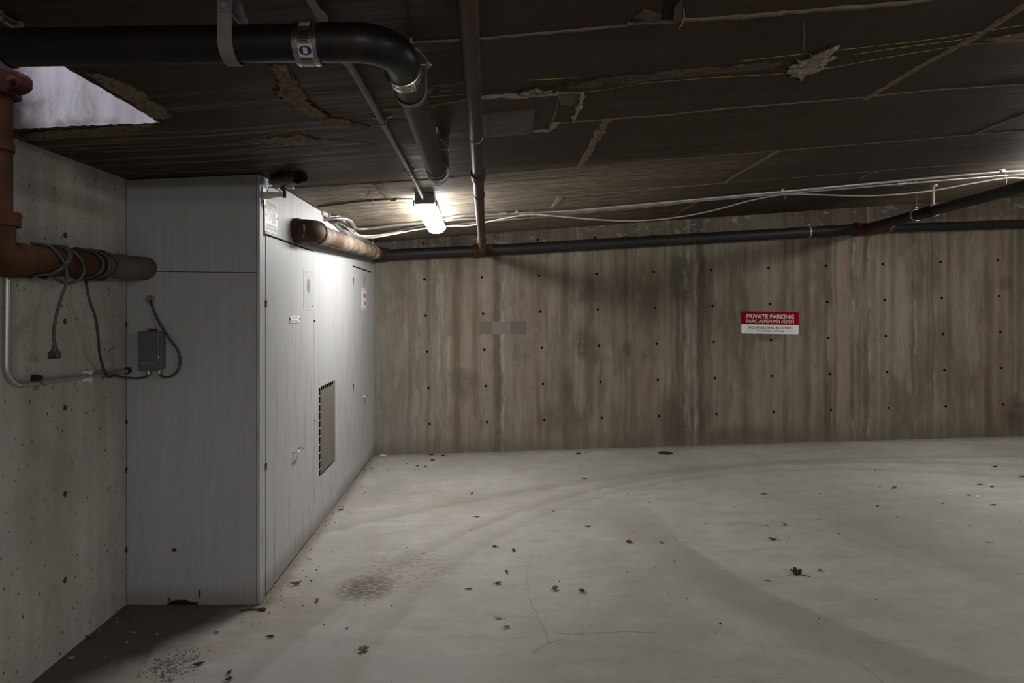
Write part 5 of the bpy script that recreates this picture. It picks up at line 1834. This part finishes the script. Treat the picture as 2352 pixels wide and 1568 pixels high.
G = 'dry leaves on the concrete floor'
LV = [
 (990, 1045, 15, 'narrow', 'leaf_dark', 5, 'dark narrow leaf against the back wall, beyond the closet corner'),
 (1019, 1047, 10, 'oval', 'leaf', 20, 'small brown leaf right of the dark narrow one by the back wall'),
 (994, 1058, 13, 'lobed', 'leaf_orange', 40, 'orange-brown leaf a step in front of the dark narrow one'),
 (959, 1071, 9, 'oval', 'leaf_dark', 0, 'small dark leaf, left one of two side by side near the closet'),
 (978, 1072, 9, 'oval', 'leaf', 60, 'small brown leaf, right one of two side by side near the closet'),
 (934, 1065, 7, 'oval', 'leaf', 30, 'tiny brown leaf nearest the far end of the closet'),
 (1329, 1043, 12, 'oval', 'leaf_dark', 10, 'dark leaf alone by the back wall, left of the round floor cover'),
 (1344, 1100, 13, 'narrow', 'leaf_tan', 15, 'tan narrow leaf in front of the lone dark leaf by the wall'),
 (1084, 1134, 9, 'lobed', 'leaf_dark', 75, 'small dark upright leaf alone in mid floor, below the brown pipe'),
 (784, 1172, 10, 'oval', 'leaf', 25, 'brown leaf close to the closet below the vent'),
 (1096, 1188, 14, 'narrow', 'leaf_tan', 12, 'thin tan leaf below the small dark upright leaf'),
 (1352, 1210, 11, 'oval', 'leaf_dark', 0, 'small dark leaf beside a faint row of specks'),
 (1444, 1246, 15, 'lobed', 'leaf', 160, 'ragged brown leaf with a long stem on the bright mid floor'),
 (1136, 1257, 13, 'oval', 'leaf', 170, 'flat brown leaf, left one of a pair on the bright floor'),
 (1180, 1265, 14, 'lobed', 'leaf', 80, 'two-pointed brown leaf, right one of a pair on the bright floor'),
 (1164, 1315, 11, 'lobed', 'leaf_dark', 95, 'small dark triangular leaf above the boat-shaped leaf'),
 (1145, 1341, 17, 'oval', 'leaf_tan', 20, 'boat-shaped tan leaf below the small triangular one'),
 (1078, 1354, 16, 'narrow', 'leaf_orange', 10, 'thin orange leaf left of the boat-shaped leaf'),
 (1275, 1354, 19, 'big', 'leaf_tan', 40, 'rounded tan crumpled leaf right of the boat-shaped leaf'),
 (1336, 1360, 16, 'lobed', 'leaf', 150, 'brown lobed leaf right of the rounded tan one'),
 (728, 1381, 15, 'lobed', 'leaf_orange', 85, 'reddish-brown upright leaf near the closet corner'),
 (680, 1343, 22, 'oval', 'leaf_tan', 15, 'wide tan leaf lying close along the closet door'),
 (711, 1285, 11, 'narrow', 'leaf', 10, 'small brown leaf by the closet door, beyond the wide tan one'),
 (715, 1335, 7, 'oval', 'leaf_dark', 30, 'tiny dark leaf right of the wide tan one by the door'),
 (1145, 1421, 19, 'narrow', 'leaf', 172, 'long thin brown leaf, upper one of a pair on the near floor'),
 (1164, 1442, 17, 'oval', 'leaf_tan', 25, 'curled pale brown leaf, lower one of a pair on the near floor'),
 (797, 1444, 8, 'oval', 'leaf', 35, 'tiny brown leaf between the rusty stain and the big crumpled leaf'),
 (621, 1464, 17, 'oval', 'leaf_dark', 5, 'dark flat leaf on the shaded floor in front of the closet'),
 (835, 1494, 25, 'big', 'leaf_tan', 20, 'big crumpled tan leaf on the near floor, below the rusty stain'),
 (457, 1527, 24, 'oval', 'leaf_dark', 25, 'dark oval leaf beside the gravel pile'),
 (527, 1546, 13, 'lobed', 'leaf_dark', 60, 'small black leaf right of the gravel pile'),
 (526, 1562, 17, 'lobed', 'leaf', 30, 'brown leaf just below the small black one'),
 (266, 1431, 20, 'narrow', 'leaf_orange', 15, 'bright orange-brown leaf on the dirt by the left wall'),
 (209, 1464, 24, 'oval', 'leaf', 0, 'broad dull leaf at the foot of the left wall'),
 (2286, 1073, 13, 'oval', 'leaf_dark', 10, 'dark leaf on the far right floor close to the wall shadow'),
 (2349, 1095, 14, 'oval', 'leaf_dark', 0, 'dark leaf cut by the right edge of the view'),
 (2251, 1113, 17, 'narrow', 'leaf_dark', 178, 'long dark sliver of leaf on the right floor'),
 (2279, 1119, 9, 'oval', 'leaf', 0, 'small brown leaf just right of the long dark sliver'),
 (2226, 1138, 11, 'oval', 'leaf_tan', 0, 'pale brown round leaf below the long dark sliver'),
 (2283, 1160, 12, 'oval', 'leaf', 5, 'brown leaf right of and below the pale round one'),
 (2167, 1156, 11, 'narrow', 'leaf_dark', 25, 'thin dark leaf left of the pale round one'),
 (2055, 1121, 12, 'lobed', 'leaf_orange', 20, 'rust-coloured leaf left of the long dark sliver'),
 (1754, 1135, 15, 'narrow', 'leaf_dark', 175, 'dark narrow leaf with an upright stem under the parking sign'),
 (1884, 1135, 7, 'oval', 'leaf', 40, 'tiny brown leaf right of the narrow one with the upright stem'),
 (2016, 1163, 7, 'oval', 'leaf_dark', 0, 'tiny black crumb of leaf on the right mid floor'),
 (1687, 1165, 7, 'oval', 'leaf_dark', 15, 'tiny dark leaf left of and below the narrow one with the stem'),
 (1802, 1206, 13, 'lobed', 'leaf_orange', 70, 'spiky reddish leaf on the right mid floor'),
 (1762, 1208, 9, 'narrow', 'leaf_orange', 0, 'small reddish sliver left of the spiky leaf'),
 (1775, 1240, 19, 'oval', 'leaf', 155, 'folded reddish-brown leaf below the spiky one'),
 (1518, 1246, 12, 'big', 'leaf_tan', 90, 'small tan crumpled leaf at the edge of the dirty tyre track'),
 (1884, 1311, 13, 'lobed', 'leaf_tan', 60, 'small tan leaf right of the big dark curled leaf'),
 (1764, 1334, 13, 'narrow', 'leaf_dark', 0, 'dark thin leaf left of and below the big dark curled leaf'),
 (2271, 1246, 13, 'narrow', 'leaf_orange', 160, 'thin reddish leaf on the dull floor at right'),
]
for px, py, s, k, m, r, lab in LV:
    leaf(px, py, s, k, m, r, lab, s >= 9, G)

# the big dark curled leaf is a maple with three cupped lobes
q = onfloor(1832, 1320)
L = 21 * q.y / F
ml = MB()
for a, ln, lift in ((150, 1.0, .75), (95, .9, .9), (30, .85, .8), (200, .8, .35), (-20, .6, .5)):
    ca_, sa_ = math.cos(math.radians(a)), math.sin(math.radians(a))
    d1, d2 = Vector((ca_, sa_, 0)), Vector((-sa_, ca_, 0))
    vs = [q + Vector((0, 0, .002)), q + (d1 * .42 + d2 * .30) * L * ln + Vector((0, 0, L * lift * .35)), q + d1 * .40 * L * ln + Vector((0, 0, L * lift * .18)),
          q + (d1 * .42 - d2 * .30) * L * ln + Vector((0, 0, L * lift * .35)), q + d1 * .75 * L * ln + Vector((0, 0, L * lift * .62)),
          q + (d1 * .62 + d2 * .20) * L * ln + Vector((0, 0, L * lift * .62)), q + (d1 * .62 - d2 * .20) * L * ln + Vector((0, 0, L * lift * .62))]
    ml.add(vs, [(0, 2, 1), (0, 3, 2), (1, 2, 5), (2, 3, 6), (2, 4, 5), (2, 6, 4)])
    ml.add([v + Vector((0, 0, .0012)) for v in vs], [(0, 1, 2), (0, 2, 3), (1, 5, 2), (2, 6, 3), (2, 5, 4), (2, 4, 6)])
o = tag(ml.build('dry_leaf', 'leaf_dark', None, origin=q, weld=False), 'big dark brown curled leaf standing out on the right floor', 'leaf', G)
MB().tube([q + Vector((0, 0, .004)), q + Vector((.03, -.02, .006)), q + Vector((.055, -.03, .002))], .0014, 5).build('leaf_stem', 'twig', o)

# twig at the closet corner
q = onfloor(578, 1402)
o = thing('twig', q, 'dark twig with a scrap of bark lying at the closet corner', 'twig')
MB().tube([q + Vector((-.05, -.01, .004)), q + Vector((-.01, .0, .007)), q + Vector((.06, .006, .004))], .003, 6).build('stick', 'twig', o)
MB().ball(q + Vector((.055, 0, .007)), .013, 8, 6, .4, (1.6, 1, .5), 3).build('bark_scrap', 'twig', o)

q = onfloor(880, 1046)
o = tag(MB().ball(q + Vector((0, 0, .006)), .022, 10, 6, .35, (1.7, .8, .25), 8).build('paper_scrap', 'scrap_white'), 'white scrap lying at the foot of the back wall beside the closet', 'litter')
for px, py, lab in ((2180, 1128, 'white speck of litter near the pale round leaf'), (2246, 1141, 'second white speck of litter, right of the pale round leaf')):
    q = onfloor(px, py)
    tag(MB().ball(q + Vector((0, 0, .005)), .011, 8, 6, .6, (1.4, 1, .5), px).build('paper_scrap', 'scrap_white'), lab, 'litter')

q = onfloor(1529, 1040)
o = thing('floor_cover', q, 'dark oval-looking iron cover set in the floor by the back wall', 'cover')
MB().tube([q + Vector((0, 0, -.004)), q + Vector((0, 0, .003)), q + Vector((0, 0, .004))], [.073, .073, .066], 28).build('plate', 'dark_disc', o)
MB().tube([q + Vector((0, 0, .003)), q + Vector((0, 0, .0055))], .012, 10).build('bolt', 'rust_dark', o)

# stones of the gravel spill
ST = [(291, 1476, 8, 'stone_pale', 'pale flat stone on the dirt, right of the broad dull leaf'), (308, 1453, 9, 'stone', 'grey stone in the middle of the dirt patch'),
      (362, 1456, 7, 'stone', 'small grey stone right of the middle of the dirt patch'), (497, 1453, 10, 'stone', 'grey stone at the shadow edge beyond the gravel pile'),
      (392, 1562, 12, 'stone_pale', 'pale pointed stone at the bottom of the gravel pile'), (163, 1512, 14, 'stone_pale', 'pale stone at the foot of the left wall'),
      (357, 1534, 9, 'stone', 'grey stone at the left end of the gravel pile'), (423, 1505, 8, 'stone', 'grey stone at the top of the gravel pile'),
      (374, 1552, 11, 'stone', 'broken grey stone low in the gravel pile'), (326, 1509, 7, 'stone_pale', 'small pale stone left of the gravel pile')]
for px, py, s, m, lab in ST:
    q = onfloor(px, py)
    r = s * q.y / F * .36
    tag(MB().ball(q + Vector((0, 0, r * .45)), r * 1.2, 8, 6, .55, (1.2, .9, .6), px).build('stone', m, smooth=False), lab, 'stone', 'stones of the gravel spill')

mb, mb2 = MB(), MB()
rr = random.Random(21)


def grit(m, x, y, r, seed):
    z = zf(x)
    n = 5
    vs = [Vector((x + r * math.cos(2 * math.pi * k / n) * (.6 + .8 * rr.random()), y + r * math.sin(2 * math.pi * k / n) * (.6 + .8 * rr.random()), z)) for k in range(n)]
    vs.append(Vector((x, y, z + r * (.5 + .7 * rr.random()))))
    m.add(vs, [(k, (k + 1) % n, n) for k in range(n)])


for k in range(520):          # the pile
    px, py = rr.gauss(400, 28), rr.gauss(1528, 17)
    px += (1528 - py) * .9
    q = onfloor(px, py)
    if q.x > WX + .02 and q.y < BY - .01:
        grit(mb, q.x, q.y, .0018 + .0055 * rr.random() ** 3, k)
for k in range(520):          # loose grit over the dirt
    x, y = WX + .02 + rr.random() * 1.0, 2.0 + rr.random() * 1.1
    if x < BX + (3.12 - y) * -.5 + .12 + rr.gauss(0, .12):
        grit(mb, x, y, .0012 + .004 * rr.random() ** 3, k)
tag(mb.build('gravel', 'stone', smooth=False, weld=False), 'spill of fine grey gravel on the dirt in front of the closet', 'gravel', None, 'stuff')
for k in range(620):          # crumbs of leaf and dirt over the whole floor
    if k < 200:
        x, y = BX + .01 + abs(rr.gauss(0, .10)), 2.9 + rr.random() * 3.4
    elif k < 260:
        x, y = BX + rr.random() * 2.6, YW - .02 - abs(rr.gauss(0, .14))
    else:
        x, y = BX + rr.random() * 6.5, 2.0 + rr.random() * 4.2
    grit(mb2, x, y, .0015 + .0055 * rr.random() ** 3, k)
tag(mb2.build('leaf_crumbs', 'leaf_dark', smooth=False, weld=False), 'dark crumbs of leaf and dirt sprinkled over the concrete floor', 'litter', None, 'stuff')
